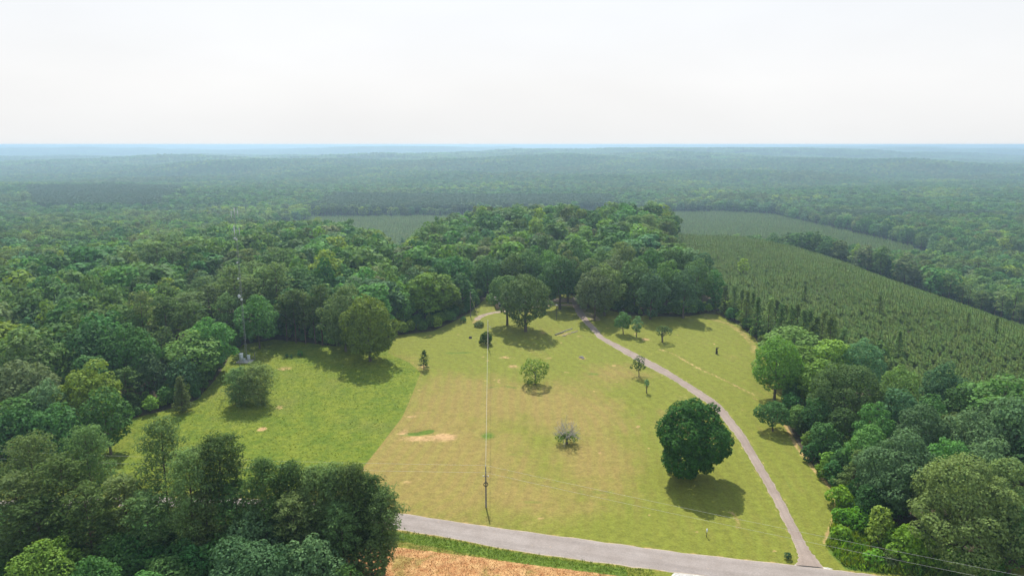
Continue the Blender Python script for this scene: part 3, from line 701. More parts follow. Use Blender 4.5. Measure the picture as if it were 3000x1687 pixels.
p = ground_at(1940, 1002); own_tree('broadleaf_tree', p, 5.9, 6.6, 'small leaning tree with a dark bent trunk at the edge of the grove shade', TONES['olive green'], 10, base=1.8, lobes=18, card=0.39, tr=.3, lob=(.2, .34), low=-.4, open_=.3, dens=.7)
p = ground_at(1871, 1103); own_tree('broadleaf_tree', p, 6.4, 5.0, 'small pyramid shaped tree beside the straight stretch of the driveway', TONES['deep green'], 11, base=1.3, lobes=24, card=0.33, tr=.14, lob=(.2, .32), low=-.75, profile=.6, open_=.2, dens=.8)
p = ground_at(1894, 1151); own_tree('broadleaf_tree', p, 4.0, 1.8, 'tiny thin sapling on the grass between the pyramid shaped tree and the big dark tree', TONES['blue-green'], 12, base=1.3, lobes=10, card=0.27, tr=.16, lob=(.3, .5), low=-.7, open_=.2, dens=.8)
p = ground_at(1826, 978); own_tree('broadleaf_tree', p, 7.8, 6.2, 'small dark tree at the grove edge with a shorter neighbour close by', TONES['deep green'], 13, base=.8, lobes=24, card=0.43, tr=.18)
p = ground_at(1865, 987); own_tree('broadleaf_tree', p, 7.4, 4.2, 'narrow upright small tree at the grove edge, closest of the grove to the leaning tree', TONES['blue-green'], 14, base=.8, lobes=22, card=0.39, tr=.16, low=-.75)
# the grove of tall shade trees right of the driveway
gv = 'tall shade trees of the grove beside the driveway'
for i, (u, v, h, w, tn) in enumerate([(1735,893,19,13,'brownish green'),(1772,925,20,14.5,'olive green'),(1800,900,21,14,'brownish green'),(1858,912,21,14,'olive green'),(1905,935,19,12.5,'blue-green'),(1950,918,21,14.5,'mid green'),(2000,932,20,12.5,'blue-green'),(2035,905,20,13,'deep green'),(1830,870,22,14,'olive green'),(1900,880,22,14,'mid green'),(1970,882,22,14,'deep green'),(2050,876,20,13,'blue-green'),(2090,900,15,9,'deep green'),(1760,870,21,13,'olive green'),(1724,902,20,14,'olive green'),(1688,868,21,15,'deep green'),(1610,868,20,14,'mid green'),(1550,866,20,14,'deep green'),(1500,872,19,13,'mid green'),(1430,874,19,13,'deep green'),(1664,887,22,15,'olive green'),(1742,938,20,15,'brownish green')]):
    p = ground_at(u, v)
    where = ['at the head of the driveway', 'right beside the driveway bend', 'second row in from the driveway', 'at the centre of its front edge', 'behind the narrow upright tree', 'behind the leaning tree', 'casting its shade on the leaning tree', 'facing the pine row', 'in the inner row of the grove', 'deep in the grove near the drive', 'in the inner row near the plantation', 'at the plantation side corner', 'low one by the bare path', 'behind the driveway head', 'leaning over the driveway head', 'closing the view above the driveway', 'behind the dark trunked drive tree', 'behind the wide yard tree', 'right behind the house', 'beside the house gable', 'left side of the upper driveway', 'largest one overhanging the drive bend'][i]
    own_tree('broadleaf_tree', p, h, w, '%s shade tree of the grove, %s' % (tn, where), TONES[tn], 30+i, base=1.6, lobes=72, card=0.55, tr=.36, lob=(.15, .25), low=-.75, group=gv)
# pines in the open
own_pine(ground_at(706, 1184), 9.3, 4.0, 'dense bushy pine of the pair in the uncut field, on the side of the woods', PINE['grey-green'], 51, tufts=6, base=.0, nb=96, tsz=.75, cone=0.0)
own_pine(ground_at(760, 1184), 10.2, 4.6, 'dense bushy pine of the pair in the uncut field, on the open grass side', PINE['grey-green'], 52, tufts=6, base=.0, nb=100, tsz=.75, cone=0.0)
own_pine(ground_at(535, 1207), 9.4, 3.1, 'small cone shaped pine at the shaded edge of the uncut field', PINE['grey-green'], 53, base=.02)
own_pine(ground_at(1242, 1081), 5.8, 2.3, 'young pine with clear whorls alone on the line between mown and uncut grass', PINE['dark green'], 54, base=.10, nb=30, tufts=4, tr=.12, tsz=.42, nw=.36)
# row of pines before the plantation
rowg = 'dark pines in a row before the plantation'
ORD = 'first second third fourth fifth sixth seventh eighth ninth tenth eleventh twelfth thirteenth fourteenth fifteenth sixteenth seventeenth eighteenth nineteenth twentieth'.split()
ROWU = sorted([2120,2150,2185,2215,2245,2280,2310,2345,2380,2420,2440,2330,2270,2400,2365,2200,2300,2366,2170,2460])
for i, (u, v, h) in enumerate([(2120,925,12),(2150,935,13),(2185,962,14),(2215,985,14),(2245,1000,15),(2280,1020,15),(2310,1035,16),(2345,1055,16.5),(2380,1062,15),(2420,1080,17),(2440,1060,14),(2330,1010,14),(2270,985,13),(2400,1030,14),(2365,1085,15),(2200,945,12),(2300,1000,13),(2366,1030,14),(2170,930,11),(2460,1095,14)]):
    p = ground_at(u, v); cm, tm = PCONE[i % 3]; s = h/12
    TAKEN.append((p[0], p[1], 2.5*s))
    plant('pine_tree', p, cm, tm, 'dark pine, %s from the grove in the row between meadow and plantation' % ORD[ROWU.index(u)], 'pine tree', PINE[('dark green', 'grey-green')[i % 3 == 1]], rowg, (s*1.05, s*1.05, s), i*1.3)

# half dead tree: bare grey twigs over a few green shoots
def dead_tree():
    p = ground_at(1660, 1300); r = np.random.default_rng(77); t = empty('dying_tree', at(p)); tm, bm, cm = MB(), MB(), MB()
    tm.tube([(0, 0, -.3), (.05, 0, .9), (0, .05, 1.6)], [.36, .30, .26], 8)
    P = []
    def grow(a, d, L, rad, n):
        b = a+d*L; mid = (a+b)/2+r.normal(0, .05*L, 3)
        (bm).tube([a, mid, b], [rad, rad*.8, rad*.6], 4, cap=False)
        if n == 0: return
        for _ in range(3 if n > 1 else 4):
            d2 = unit(d+r.normal(0, .5, 3)+np.array([0, 0, .02])); grow(b if r.random() < .6 else mid, d2, L*r.uniform(.55, .8), rad*.55, n-1)
    for k2 in range(11):
        a = k2*.571+r.uniform(-.2, .2); d = unit(np.array([math.cos(a), math.sin(a), r.uniform(.75, 1.5)])); grow(np.array([0, 0, 1.45]), d, r.uniform(1.9, 2.4), .12, 3)
    n = 1000; a = r.uniform(0, 6.28, n); q = r.uniform(.3, 2.8, n); P = np.stack([np.cos(a)*q, np.sin(a)*q, 1.3+r.uniform(0, 1.7, n)*(1-.2*q)], 1); P = P[(np.sin(a*2.3)+r.normal(0, .5, n)) > -.1]
    cm.add(*cards(P, unit(r.normal(size=P.shape)+[0, 0, .6]), .32, r))
    link('trunk', tm.mesh('trunk', BARK, True), t); link('bare_branches', bm.mesh('bare_branches', TWIG), t); tag(link('leafy_shoots', cm.mesh('leafy_shoots', TONES['bright yellow-green']), t), kind='stuff')
    TAKEN.append((p[0], p[1], 3)); tag(t, 'half dead tree with bare grey twigs and a few green shoots low down', 'tree')
dead_tree()

# snag, shrubs and other small growth in the meadow
def snag():
    p = ground_at(2099, 1036); t = empty('tree_snag', at(p)); m = MB(); m.tube([(0, 0, -.2), (.05, 0, .8), (-.1, 0, 1.7), (.15, 0, 2.3)], [.42, .33, .22, .09], 8); link('stump', m.mesh('stump', DARK, True), t)
    m = MB(); m.tube([(-.05, 0, 1.4), (.5, 0, 1.9), (.75, .1, 2.5)], [.15, .10, .05], 6); link('broken_limb', m.mesh('broken_limb', DARK, True), t)
    tag(t, 'dark broken snag with one forked limb alone on the grass beyond the driveway', 'tree stump')
snag()
def shrub(p, w, h, label, tone, seed, card=.35, group=None, cat='shrub', lobes=16, name='shrub', tr=.07):
    r = np.random.default_rng(seed); P, N, Lc, Lr = crown_points(r, h, -.25*h, w/2, lobes, card, 1.15, lob=(.26, .42), low=-.35)
    cm = MB().add(*cards(P, N, card, r)); tm = MB()
    for k2 in range(4):
        a = k2*1.6+r.uniform(0, 1); tm.tube([(0, 0, -.1), (math.cos(a)*w*.12, math.sin(a)*w*.12, h*.35), (math.cos(a)*w*.25, math.sin(a)*w*.25, h*.6)], [tr, tr*.7, tr*.35], 4, cap=False)
    TAKEN.append((p[0], p[1], w/2))
    return plant(name, p, cm.mesh('foliage', TONES['mid green']), tm.mesh('stems', BARK), label, cat, tone, group, part='foliage', tpart='stems')
shrub(ground_at(1424, 1008), 4.6, 4.2, 'round clipped dark evergreen bush on the lawn beside the lamp pole', HICK, 61, .32, lobes=26, tr=.1)
shrub(ground_at(1403, 957), 3.9, 2.1, 'low wide bush beside the curved dirt path', TONES['olive green'], 62)
shrub(ground_at(1357, 944), 2.6, 2.2, 'small dark bush in the shade at the woods edge near the dirt path', TONES['deep green'], 63)
shrub(ground_at(2307, 1636), 1.3, 1.2, 'small dark weed clump by the driveway mouth', TONES['blue-green'], 64, .2)
for i, (u, v, s, lb) in enumerate([(841,1047,1.2,'first of three dark weed tufts in the uncut field, nearest the radio mast'),(854,1049,1.1,'middle one of three dark weed tufts in the uncut field below the woods'),(880,1044,1.8,'largest of three dark weed tufts in the uncut field, nearest the field corner trees')]):
    shrub(ground_at(u, v), s, s*1.1, lb, TONES['deep green'], 70+i, .25, 'dark weed tufts in the uncut field', 'weed', 10, 'weed_tuft')
# bushes along the weedy edge near the driveway mouth
eg = 'bushes along the weedy edge by the driveway mouth'
VINE = leaf('leaf_vine', (.140, .275, .030), .42)
for i, (u, v, w, h, lb, tone, nm) in enumerate([
    (2460,1480,5.5,4.0,'leafy green bush at the widest bulge of the mown edge', VINE, 'shrub'),
    (2462,1580,4.2,2.6,'low bush at the corner of the weeds beside the driveway mouth', VINE, 'shrub'),
    (2572,1600,4.6,7.4,'upright pale leaved sapling rising out of the vine mounds', TONES['bright yellow-green'], 'broadleaf_sapling'),
    (2650,1640,8.0,6.2,'large rounded mound of bright vines by the power line', VINE, 'vine_mound'),
    (2710,1655,6.5,5.0,'vine mound leaning on the dark woods behind the power line', VINE, 'vine_mound'),
    (2520,1545,6.0,4.2,'vine covered bush between the mown edge and the pale sapling', VINE, 'vine_mound'),
    (2470,1535,4.4,3.0,'small bush on the mown edge halfway along the weeds', VINE, 'shrub'),
    (2560,1650,3.5,2.6,'small bush in front of the large vine mound', VINE, 'shrub'),
    (2530,1460,6.5,5.5,'dense dark bush below the small pale pine at the woods edge', TONES['deep green'], 'shrub'),
    (2420,1400,5.0,3.6,'bush at the woods edge above the bulge of mown grass', VINE, 'shrub'),
    (2380,1350,5.0,4.5,'dark bush where the mown edge narrows towards the low wide tree', TONES['deep green'], 'shrub'),
    (2470,1390,6.0,6.0,'tall bush tucked under the woods above the mown bulge', TONES['deep green'], 'shrub'),
    (2605,1655,3.2,2.2,'tiny bush beneath the power line between two vine mounds', TONES['olive green'], 'shrub'),
    (2790,1668,5.5,4.0,'leafy bush under the power line beside the dark woods', VINE, 'shrub'),
    (2880,1690,6.0,5.0,'bush at the roadside below the last dark trees', VINE, 'shrub')]):
    shrub(ground_at(u, v), w, h, lb, tone, 80+i, .45, eg, 'shrub', 22, nm)

# trees in the foreground, by their tops
fg = 'trees of the roadside clump in the foreground'
for i, (u, v, h, w, kind, lb) in enumerate([
    (80,1284,22,9.5,'p','broad crowned grey-green pine at the outer end of the roadside clump'),
    (248,1261,22.5,9,'p','round topped pine in the roadside clump in front of the deep shade'),
    (462,1240,25,9.5,'p','tallest pine of the roadside clump, its crown against the uncut field'),
    (540,1330,22,8,'p','pine just below the tallest pine of the roadside clump'),
    (636,1294,22.5,9,'p','flat spreading dark pine standing free above the others against the uncut field'),
    (764,1352,20,7,'p','dark pine with a bushy round top in the roadside clump'),
    (850,1360,18.5,7,'p','pine in the even row of tops along the uncut field, beside the bushy round one'),
    (912,1370,18,6.5,'p','pine in the middle of the even row of tops along the uncut field'),
    (975,1372,18.5,6.5,'p','pine near the road end of the even row of tops'),
    (1033,1368,19,6.5,'p','slender pine with the sharpest top at the road end of the clump'),
    (1072,1400,16.5,6.5,'p','pine at the road end whose side shoots hang over the asphalt'),
    (1115,1445,14.5,7,'p','outermost low pine at the road end of the clump beside the straw field'),
    (170,1350,20,8,'p','grey-green pine half hidden below the round topped pine'),
    (350,1405,17,7.5,'p','pine in the thick of the clump below the tallest pine'),
    (20,1400,19,8,'p','shaded pine at the picture edge of the roadside clump'),
    (690,1420,16,7,'p','pine hiding the road in the middle of the clump'),
    (420,1450,16,7,'p','lower pine in the dark middle of the clump'),
    (590,1440,15,6.5,'p','lower pine beside the gap that shows the road'),
    (250,1440,17,7,'p','lower pine in the thick of the clump on its outer half'),
    (860,1450,15,6.5,'p','lower pine behind the two leafy foreground crowns'),
    (1000,1470,14,6,'p','lower pine in the shade at the road end'),
    (100,1470,16,7.5,'p','low pine above the bright leafy crown in the corner'),
    (730,1492,13,9,'blue-green','leafy crown set among the pines above the two foreground crowns'),
    (830,1500,11,9,'deep green','dark leafy crown beside the blue-green one among the pines'),
    (738,1600,12.5,13,'blue-green','broad pale leafy crown at the bottom edge of the picture'),
    (904,1580,11.5,9.5,'blue-green','upright pale leafy crown next to the broad one at the bottom edge'),
    (116,1590,13,11,'bright yellow-green','bright leafy crown in the bottom corner below the pines'),
    (264,1640,12,9,'mid green','mid green leafy crown next to the bright one at the bottom edge'),
    (352,1390,12,7,'olive green','olive leafy crown between the round topped and the tallest pine'),
    (400,1560,10,8,'deep green','dark leafy tree in the shade of the foreground pines'),
    (560,1600,9,8,'deep green','dark leafy tree in the gap behind the broad pale crown'),
    (1085,1585,8,6.5,'olive green','low olive tree beside the straw field'),
    (1010,1660,8,6,'mid green','low leafy tree at the bottom edge beside the straw field')]):
    p = base_from_top(u, v, h)
    if kind == 'p':
        tn = PINE['dark green'] if i in (4, 5, 9, 10, 15) or i % 3 == 0 and i > 4 else PINE['grey-green']
        if i < 12:
            cm, tm = pine_mesh(500+i, h=h, base=.22 if i not in (4,) else .55, rad=w/2*.92, nb=82, tufts=6, needles=34, tsz=.98, nw=.36); cm = cm.mesh('needle_crown', PINE['dark green']); tm = tm.mesh('pine_trunk', BARK_P, True); s = (1, 1, 1)
        else:
            cm, tm = PNEAR[i % 3]; s = (w/7.4, w/7.4, h/22)
        TAKEN.append((p[0], p[1], w/2*.8))
        plant('pine_tree', p, cm, tm, lb, 'pine tree', tn, fg, s, i*1.7)
    else:
        own_tree('broadleaf_tree', p, h, w, lb, TONES[kind], 520+i, group=fg, base=1.0, lobes=100, card=.32, dens=1.0, tr=.22, lob=(.12, .21), low=-.7)

fx, fy = jitter(-92, -20, 74, 112, 5.2, 61); fk = (dseg(fx, fy, ROAD_C) > 7) & ((fx < -36) | (fy < 112)) & ~inside(fx, fy, STRAW) & (fx < -24-.0*fy) & in_view(fx, fy, 9)
for i, (x_, y_) in enumerate(zip(fx[fk], fy[fk])):
    cm, tm = NEAR[i % 6]; hh_ = rnd.uniform(6, 10.5); s = rnd.uniform(.62, .82)
    plant('broadleaf_tree', (x_, y_), cm, tm, 'low dark leafy tree in the shade under the foreground pines', 'tree', TONES[('deep green', 'deep green', 'mid green')[i % 3]], 'low leafy trees under the foreground pines', (s, s, hh_/16), i*2.1)
rgp = 'trees at the front of the woods beside the driveway mouth'
for i, (u, v, h, w, kind, lb) in enumerate([
    (2485,1069,17,17,'olive green','wide olive green tree with a pale bare trunk, behind the low wide driveway tree'),
    (2535,995,17,12,'blue-green','pale blue-green tree behind the wide olive one, towards the pine row'),
    (2640,1073,16.5,10,'mid green','mid green tree rising between the olive tree and the plantation'),
    (2768,1065,16,11,'blue-green','blue-green tree at the plantation edge of the driveway woods'),
    (2714,1189,16,11,'blue-green','round blue-green crown in the middle of the driveway woods'),
    (2574,1181,14,8.5,'mid green','mid green tree with clumped top below the wide olive one'),
    (2555,1247,12.5,9.5,'mid green','lower mid green crown in front of the clumped tree'),
    (2854,1208,16.5,13,'blue-green','broad blue-green crown high in the driveway woods'),
    (2962,1170,16,12,'blue-green','pale crown at the picture edge high in the driveway woods'),
    (2660,1270,17.5,15.5,'blue-green','large pale domed crown in the front of the driveway woods'),
    (2630,1370,11,8,'mid green','smaller clumped crown at the foot of the large pale dome'),
    (2854,1352,19,19,'olive green','huge grey-green crown filling the lower front of the driveway woods'),
    (2965,1350,17,12,'olive green','olive crown behind the huge grey-green one at the picture edge'),
    (2780,1290,15,9,'mid green','crown in the dark gap between the pale dome and the huge crown'),
    (2900,1290,16,10,'blue-green','crown just above the huge grey-green one'),
    (2990,1480,13,9,'deep green','dark crown at the picture edge beside the huge grey-green one'),
    (2480,1200,10,8,'deep green','dark tree under the wide olive one at the mown edge'),
    (2420,1240,8,7,'deep green','low dark tree at the mown edge beside the low wide driveway tree'),
    (2400,1170,10,8,'deep green','dark tree filling the shade beside the forked trunk tree'),
    (2560,1420,8,6,'deep green','low dark tree in the shade below the pale dome'),
    (2335,1100,8,7,'deep green','low dark tree filling the gap behind the forked trunk tree'),
    (2345,1190,7,6,'mid green','low leafy tree filling the gap behind the low wide driveway tree'),
    (2320,1150,6.5,5,'deep green','small dark tree between the forked tree and the low wide one')]):
    p = base_from_top(u, v, h)
    own_tree('broadleaf_tree', p, h, w, lb, TONES[kind], 560+i, group=rgp, base=.8, lobes=120 if w > 12 else 76, card=.36, dens=1.0, tr=.24, lob=(.12, .20) if w > 12 else (.15, .25), low=-.75)
own_pine(base_from_top(2508, 1321, 9.5), 9.5, 3.4, 'small pale pine with layered top at the front of the driveway woods', PINE['grey-green'], 590, base=.2, nb=44)

lgp = 'trees at the edge of the woods along the uncut field'
for i, (u, v, h, w, kind, lb) in enumerate([
    (605,933,17,15,'mid green','tall rounded tree at the woods edge between radio mast and cone shaped pine'),
    (372,952,20,17,'mid green','huge domed tree in the woods above the corner of the uncut field'),
    (248,1065,18,15,'bright yellow-green','large bright green tree at the near corner of the woods above the roadside pines'),
    (300,1138,16,11.5,'mid green','rounded lit tree at the near corner of the woods closest to the uncut field'),
    (60,1061,18,16,'brownish green','brownish tree at the near corner of the woods, outer side'),
    (425,1035,13,10,'blue-green','blue-green tree in the shaded bay of the woods edge'),
    (530,1048,11,9,'blue-green','lower blue-green tree behind the small cone shaped pine'),
    (660,860,17,11,'olive green','olive tree directly behind the foot of the radio mast'),
    (749,865,18,15,'mid green','big mid green tree at the woods edge beside the radio mast'),
    (470,960,15,9,'olive green','olive tree behind the shaded bay of the woods edge'),
    (150,1190,14,12,'deep green','dark tree in the deep shade above the roadside pines'),
    (30,1200,14,12,'deep green','dark tree in the deep shade at the picture edge above the roadside pines'),
    (490,1010,8,7,'bright yellow-green','small bright tree in the gap beside the tall rounded tree')]):
    p = base_from_top(u, v, h)
    own_tree('broadleaf_tree', p, h, w, lb, TONES[kind], 600+i, group=lgp, base=.7, lobes=100 if w > 12 else 64, card=.56, dens=1.0, tr=.26, lob=(.12, .21) if w > 12 else (.15, .25), low=-.75)
lpg = 'shaded pines at the woods edge by the uncut field'
for i, (u, v, h) in enumerate([(840,1000,16),(868,1004,18),(895,1006,17),(925,1008,16),(945,1012,20),(880,992,17)]):
    p = ground_at(u, v); cm, tm = PMID[i % 3]; TAKEN.append((p[0], p[1], 3))
    plant('pine_tree', p, cm, tm, 'dull dark pine at the woods edge, %s from the radio mast towards the corner trees' % ORD[[840,868,880,895,925,945].index(u)], 'pine tree', PINE['dark green'], lpg, (1.0, 1.0, h/22), i*1.1)
p = ground_at(1661, 800); p = base_from_top(1665, 715, 15)
own_tree('broadleaf_tree', p, 15, 8, 'vivid lime green tree glowing in a dark gap of the woods behind the house', leaf('leaf_lime', (.20, .34, .02), .42), 640, base=1.5, lobes=26, card=.7)
p = base_from_top(290, 790, 19); own_tree('broadleaf_tree', p, 19, 12, 'pale yellow-green domed tree standing out in the middle of the woods', leaf('leaf_pale_yellow', (.21, .28, .06), .4), 641, base=2, lobes=34, card=.8)
p = base_from_top(160, 815, 19); own_tree('broadleaf_tree', p, 19, 13, 'pale green domed tree next to the yellow-green one in the woods', leaf('leaf_pale_green', (.15, .23, .06), .4), 642, base=2, lobes=34, card=.8)
p = base_from_top(560, 720, 19); own_tree('broadleaf_tree', p, 19, 11, 'fresh green domed tree in the woods in front of the mast antennas', TONES['bright yellow-green'], 643, base=2, lobes=34, card=.9)
# grey dead crown inside the centre woods
def bare_crown():
    p = base_from_top(1490, 685, 19); r = np.random.default_rng(78); t = empty('dead_tree', at(p)); tm, bm = MB(), MB()
    tm.tube([(0, 0, -.3), (.1, 0, 6), (0, .1, 12)], [.35, .28, .18], 7)
    for k2 in range(60):
        z = r.uniform(7, 13); a = k2*2.4; L = r.uniform(3, 6.5); d = unit(np.array([math.cos(a), math.sin(a), r.uniform(.4, 1.4)])); s = np.array([0, 0, z]); m2 = s+d*L*.5+r.normal(0, .3, 3); e2 = s+d*L
        bm.tube([s, m2, e2], [.12, .07, .03], 3, cap=False)
        for _ in range(4):
            q = m2+(e2-m2)*r.uniform(0, 1); bm.tube([q, q+unit(d+r.normal(0, .7, 3))*r.uniform(.8, 2)], [.05, .02], 3, cap=False)
    link('trunk', tm.mesh('trunk', TWIG, True), t); link('bare_branches', bm.mesh('bare_branches', TWIG), t); TAKEN.append((p[0], p[1], 5))
    tag(t, 'bare grey dead tree among the crowns of the woods behind the yard trees', 'tree')
bare_crown()
N_OWN = sum(1 for o in COL.objects if o.parent is None and o.name.startswith('broadleaf_tree'))
N_PINE = sum(1 for o in COL.objects if o.parent is None and o.name.startswith('pine_tree'))

# ------------------------------------------------------------------ woods: jittered planting outside the clearings
HOUSE_P = ground_at(1494, 898)
def clear(x, y, m):
    k2 = sdist(x, y, MEADOW) > m
    for q in (PLANT1, PLANT2, FIELD_R, P_CLEAR): k2 &= sdist(x, y, q) > (3.5 if len(x) < 60000 else 0)
    k2 &= dseg(x, y, ROAD_C) > 8
    k2 &= ~((x > -36) & (x < 40) & (y < 126)) & ~((y < 128) & (x < 0) & (dseg(x, y, ROAD_C) < 11))
    k2 &= ~inside(x, y, WE)
    k2 &= np.hypot(x-HOUSE_P[0], y-HOUSE_P[1]) > 13
    return k2
taken = np.array(TAKEN)
def free(x, y, f=.72):
    k2 = np.ones(len(x), bool)
    for tx, ty, tr_ in taken: k2 &= np.hypot(x-tx, y-ty) > tr_*f+2.6
    return k2
wx, wy = jitter(-900, 900, 55, 900, 8.8, 21)
kp = in_view(wx, wy) & clear(wx, wy, 4.5); wx, wy = wx[kp], wy[kp]; kp = free(wx, wy); wx, wy = wx[kp], wy[kp]
# keep the spaces between camera and ground at the right and bottom corner as photographed
kp = ~((wy < 112) & (wx < 60)); wx, wy = wx[kp], wy[kp]
r = np.random.default_rng(22)
wh = r.uniform(13.5, 22.5, len(wx))+1.5*fbm2(wx, wy, 90, 1); ww = np.clip(r.normal(12.6, 2.4, len(wx)), 8.5, 18)*np.clip(wh/18, .85, 1.15)
edge = np.clip(sdist(wx, wy, MEADOW)/14, 0, 1); wh *= .72+.28*edge
right = (wx > 60) & (wy < 210); wh = np.where(right, wh*.86, wh)
tone_f = fbm2(wx, wy, 60, 2)+r.normal(0, .9, len(wx)); pine_f = fbm2(wx, wy, 130, 3)+r.normal(0, .55, len(wx))
isp = pine_f > 1.05
ti = np.select([tone_f < -.9, tone_f < .45, tone_f < .85, tone_f < 1.2, tone_f < 1.9], [0, 1, 3, 4, 2], 5)
dist = np.hypot(wx, wy)
order = np.argsort(dist)
LAND = [((-86, 213), 'the radio mast'), (tuple(ground_at(1085, 1058)), 'the field corner trees'), (tuple(HOUSE_P), 'the house'), (tuple(ground_at(1950, 900)), 'the grove'), (tuple(ground_at(2268, 1174)), 'the forked driveway tree'), (tuple(ground_at(2660, 1480)), 'the driveway mouth'), (tuple(ground_at(306, 1294)), 'the uncut field corner'), (tuple(ground_at(2330, 1010)), 'the pine row'), (tuple(ground_at(560, 1175)), 'the cone shaped pine')]
def where(x, y, h):
    d = [math.hypot(x-a[0], y-a[1]) for a, _ in LAND]; i = int(np.argmin(d)); (a, nm) = LAND[i]
    if d[i] < 20: return 'close beside '+nm
    return ('behind ' if y-a[1] > .5*d[i] else 'beside ')+nm+('' if d[i] < 70 else ', far in')
nb_, np_ = max(0, 296-N_OWN), max(0, 296-N_PINE)
ind = np.zeros(len(wx), bool)
for i in order:
    if isp[i]:
        if np_ <= 0 or dist[i] > 420: continue
        np_ -= 1
    else:
        if nb_ <= 0: continue
        nb_ -= 1
    ind[i] = True; D = dist[i]
    place = where(wx[i], wy[i], wh[i]); size = 'tall' if wh[i] > 18.5 else 'low' if wh[i] < 14 else 'middling'
    if isp[i]:
        cm, tm = (PNEAR if D < 170 else PMID)[rnd.randrange(3)]; s = ww[i]/10.2
        plant('pine_tree', (wx[i], wy[i]), cm, tm, '%s dark pine in the woods %s' % (size, place), 'pine tree', PINE[('dark green', 'grey-green')[rnd.random() < .3]], 'pines in the woods '+place, (s, s, wh[i]/21), rnd.uniform(0, 6.28))
    else:
        cm, tm = (NEAR if D < 215 else MIDL)[rnd.randrange(6)]; s = ww[i]/10
        plant('broadleaf_tree', (wx[i], wy[i]), cm, tm, '%s %s tree in the woods %s' % (size, TN[ti[i]], place), 'tree', TONES[TN[ti[i]]], '%s leafy trees in the woods %s' % (TN[ti[i]], place), (s, s*rnd.uniform(.9, 1.1), wh[i]/16), rnd.uniform(0, 6.28))

LIBA = library('woods_near', [(m, TONES[t]) for t in TN for m in FARA]+[(m, PINE[t]) for t in PINE for m in FPA])
STAND_M = leaf('needle_stand', (.048, .095, .036), .25, .25, .15)
LIBB = library('woods_far', [(m, TONES[t]) for t in TN for m in FARB]+[(m, PINE[t]) for t in PINE for m in FPB]+[(FPB[0], STAND_M)])
rest = ~ind; x, y, h, w = wx[rest], wy[rest], wh[rest], ww[rest]; n = len(x)
idx = np.where(isp[rest], 36+r.integers(0, 4, n), ti[rest]*6+r.integers(0, 6, n))
sc_ = np.where(isp[rest][:, None], np.stack([w/9.6, w/9.6, h/21], 1), np.stack([w/9.8, w/9.8, h/16], 1))
scatter('woods', LIBA, np.stack([x, y, T(x, y)], 1), r.uniform(0, 6.28, n), sc_, idx, 'dense mixed green woods covering the slopes behind the meadow', 'woods')

ux, uy = jitter(-150, 190, 90, 345, 2.7, 25); sd_ = sdist(ux, uy, MEADOW); r2 = np.random.default_rng(26)
kp = (sd_ > .8) & (sd_ < 11) & (dseg(ux, uy, ROAD_C) > 6) & ~inside(ux, uy, PLANT1) & ~inside(ux, uy, WE) & ~((ux > -38) & (ux < 42) & (uy < 118)) & in_view(ux, uy, 5) & (np.hypot(ux-HOUSE_P[0], uy-HOUSE_P[1]) > 12) & (dseg(ux, uy, DRV_C) > 6) & (r2.random(len(ux)) < .8)
ux, uy = ux[kp], uy[kp]; n = len(ux); us = r2.uniform(.16, .36, n)
scatter('undergrowth', LIBA, np.stack([ux, uy, T(ux, uy)-.3], 1), r2.uniform(0, 6.28, n), np.stack([us*1.25, us*1.25, us], 1), r2.integers(0, 18, n), 'low dark undergrowth along the woods edge round the meadow', 'undergrowth')

x, y = jitter(-2300, 2300, 880, 2900, 11.2, 23); kp = in_view(x, y, mu=60) & (y > 895) & clear(x, y, 2); x, y = x[kp], y[kp]; n = len(x)
st = inside(x, y, STAND) | inside(x, y, DARKST) | inside(x, y, DRY)
pf = fbm2(x, y, 420, 4)+r.normal(0, .3, n); ispf = st | (pf > 1.0)
tf = 1.2*fbm2(x, y, 330, 5)+r.normal(0, .55, n); t2 = np.select([tf < -.9, tf < .3, tf < 1.0, tf < 1.5], [0, 1, 3, 4], 2)
h = r.uniform(13, 20, n)+1.5*fbm2(x, y, 200, 6); w = r.uniform(11, 18, n)
idx = np.where(ispf, 24+np.where(st, 4, r.integers(0, 2, n))+2*(r.random(n) < .3)*(~st), t2*4+r.integers(0, 4, n))
sc_ = np.where(ispf[:, None], np.stack([w/8.6, w/8.6, np.where(st, 17, h)/21], 1), np.stack([w/10, w/10, h/16], 1))
scatter('far_woods', LIBB, np.stack([x, y, T(x, y)], 1), r.uniform(0, 6.28, n), sc_, idx, 'hazy unbroken forest filling the valley and hills beyond the plantations', 'forest')

# farthest forest: whole patches of small crowns
def patch(seed, t, L=62., ncr=42):
    q = np.random.default_rng(seed); m = MB(); a = np.arange(5)*1.2566
    for _ in range(ncr):
        cx_, cy_ = q.uniform(-L/2, L/2, 2); hh = q.uniform(10, 19); w2 = q.uniform(5, 8.5)
        V = [(cx_, cy_, hh)]
        for ring, (f, z) in enumerate(((.62, .86), (1, .55))):
            for k2 in a: V.append((cx_+math.cos(k2+ring)*w2*f*q.uniform(.8, 1.2), cy_+math.sin(k2+ring)*w2*f*q.uniform(.8, 1.2), hh*z))
        Fq = [(0, 1+k2, 1+(k2+1) % 5, 1+(k2+1) % 5) for k2 in range(5)]
        base = m.n; m.V.append(np.array(V)); m.n += len(V)
        m.F.append(np.array([(1+k2+base, 6+k2+base, 6+(k2+1) % 5+base, 1+(k2+1) % 5+base) for k2 in range(5)])); m.M.append(np.zeros(5, int))
        m.F.append(np.array([(base, base+1+k2, base+1+(k2+1) % 5) for k2 in range(5)])); m.M.append(np.zeros(5, int))
    return m.mesh('forest_patch', t)
LIBC = library('forest_patches', [(patch(700+i, TONES[t]), None) for i, t in enumerate(['deep green', 'mid green', 'mid green', 'blue-green', 'olive green', 'deep green'])])
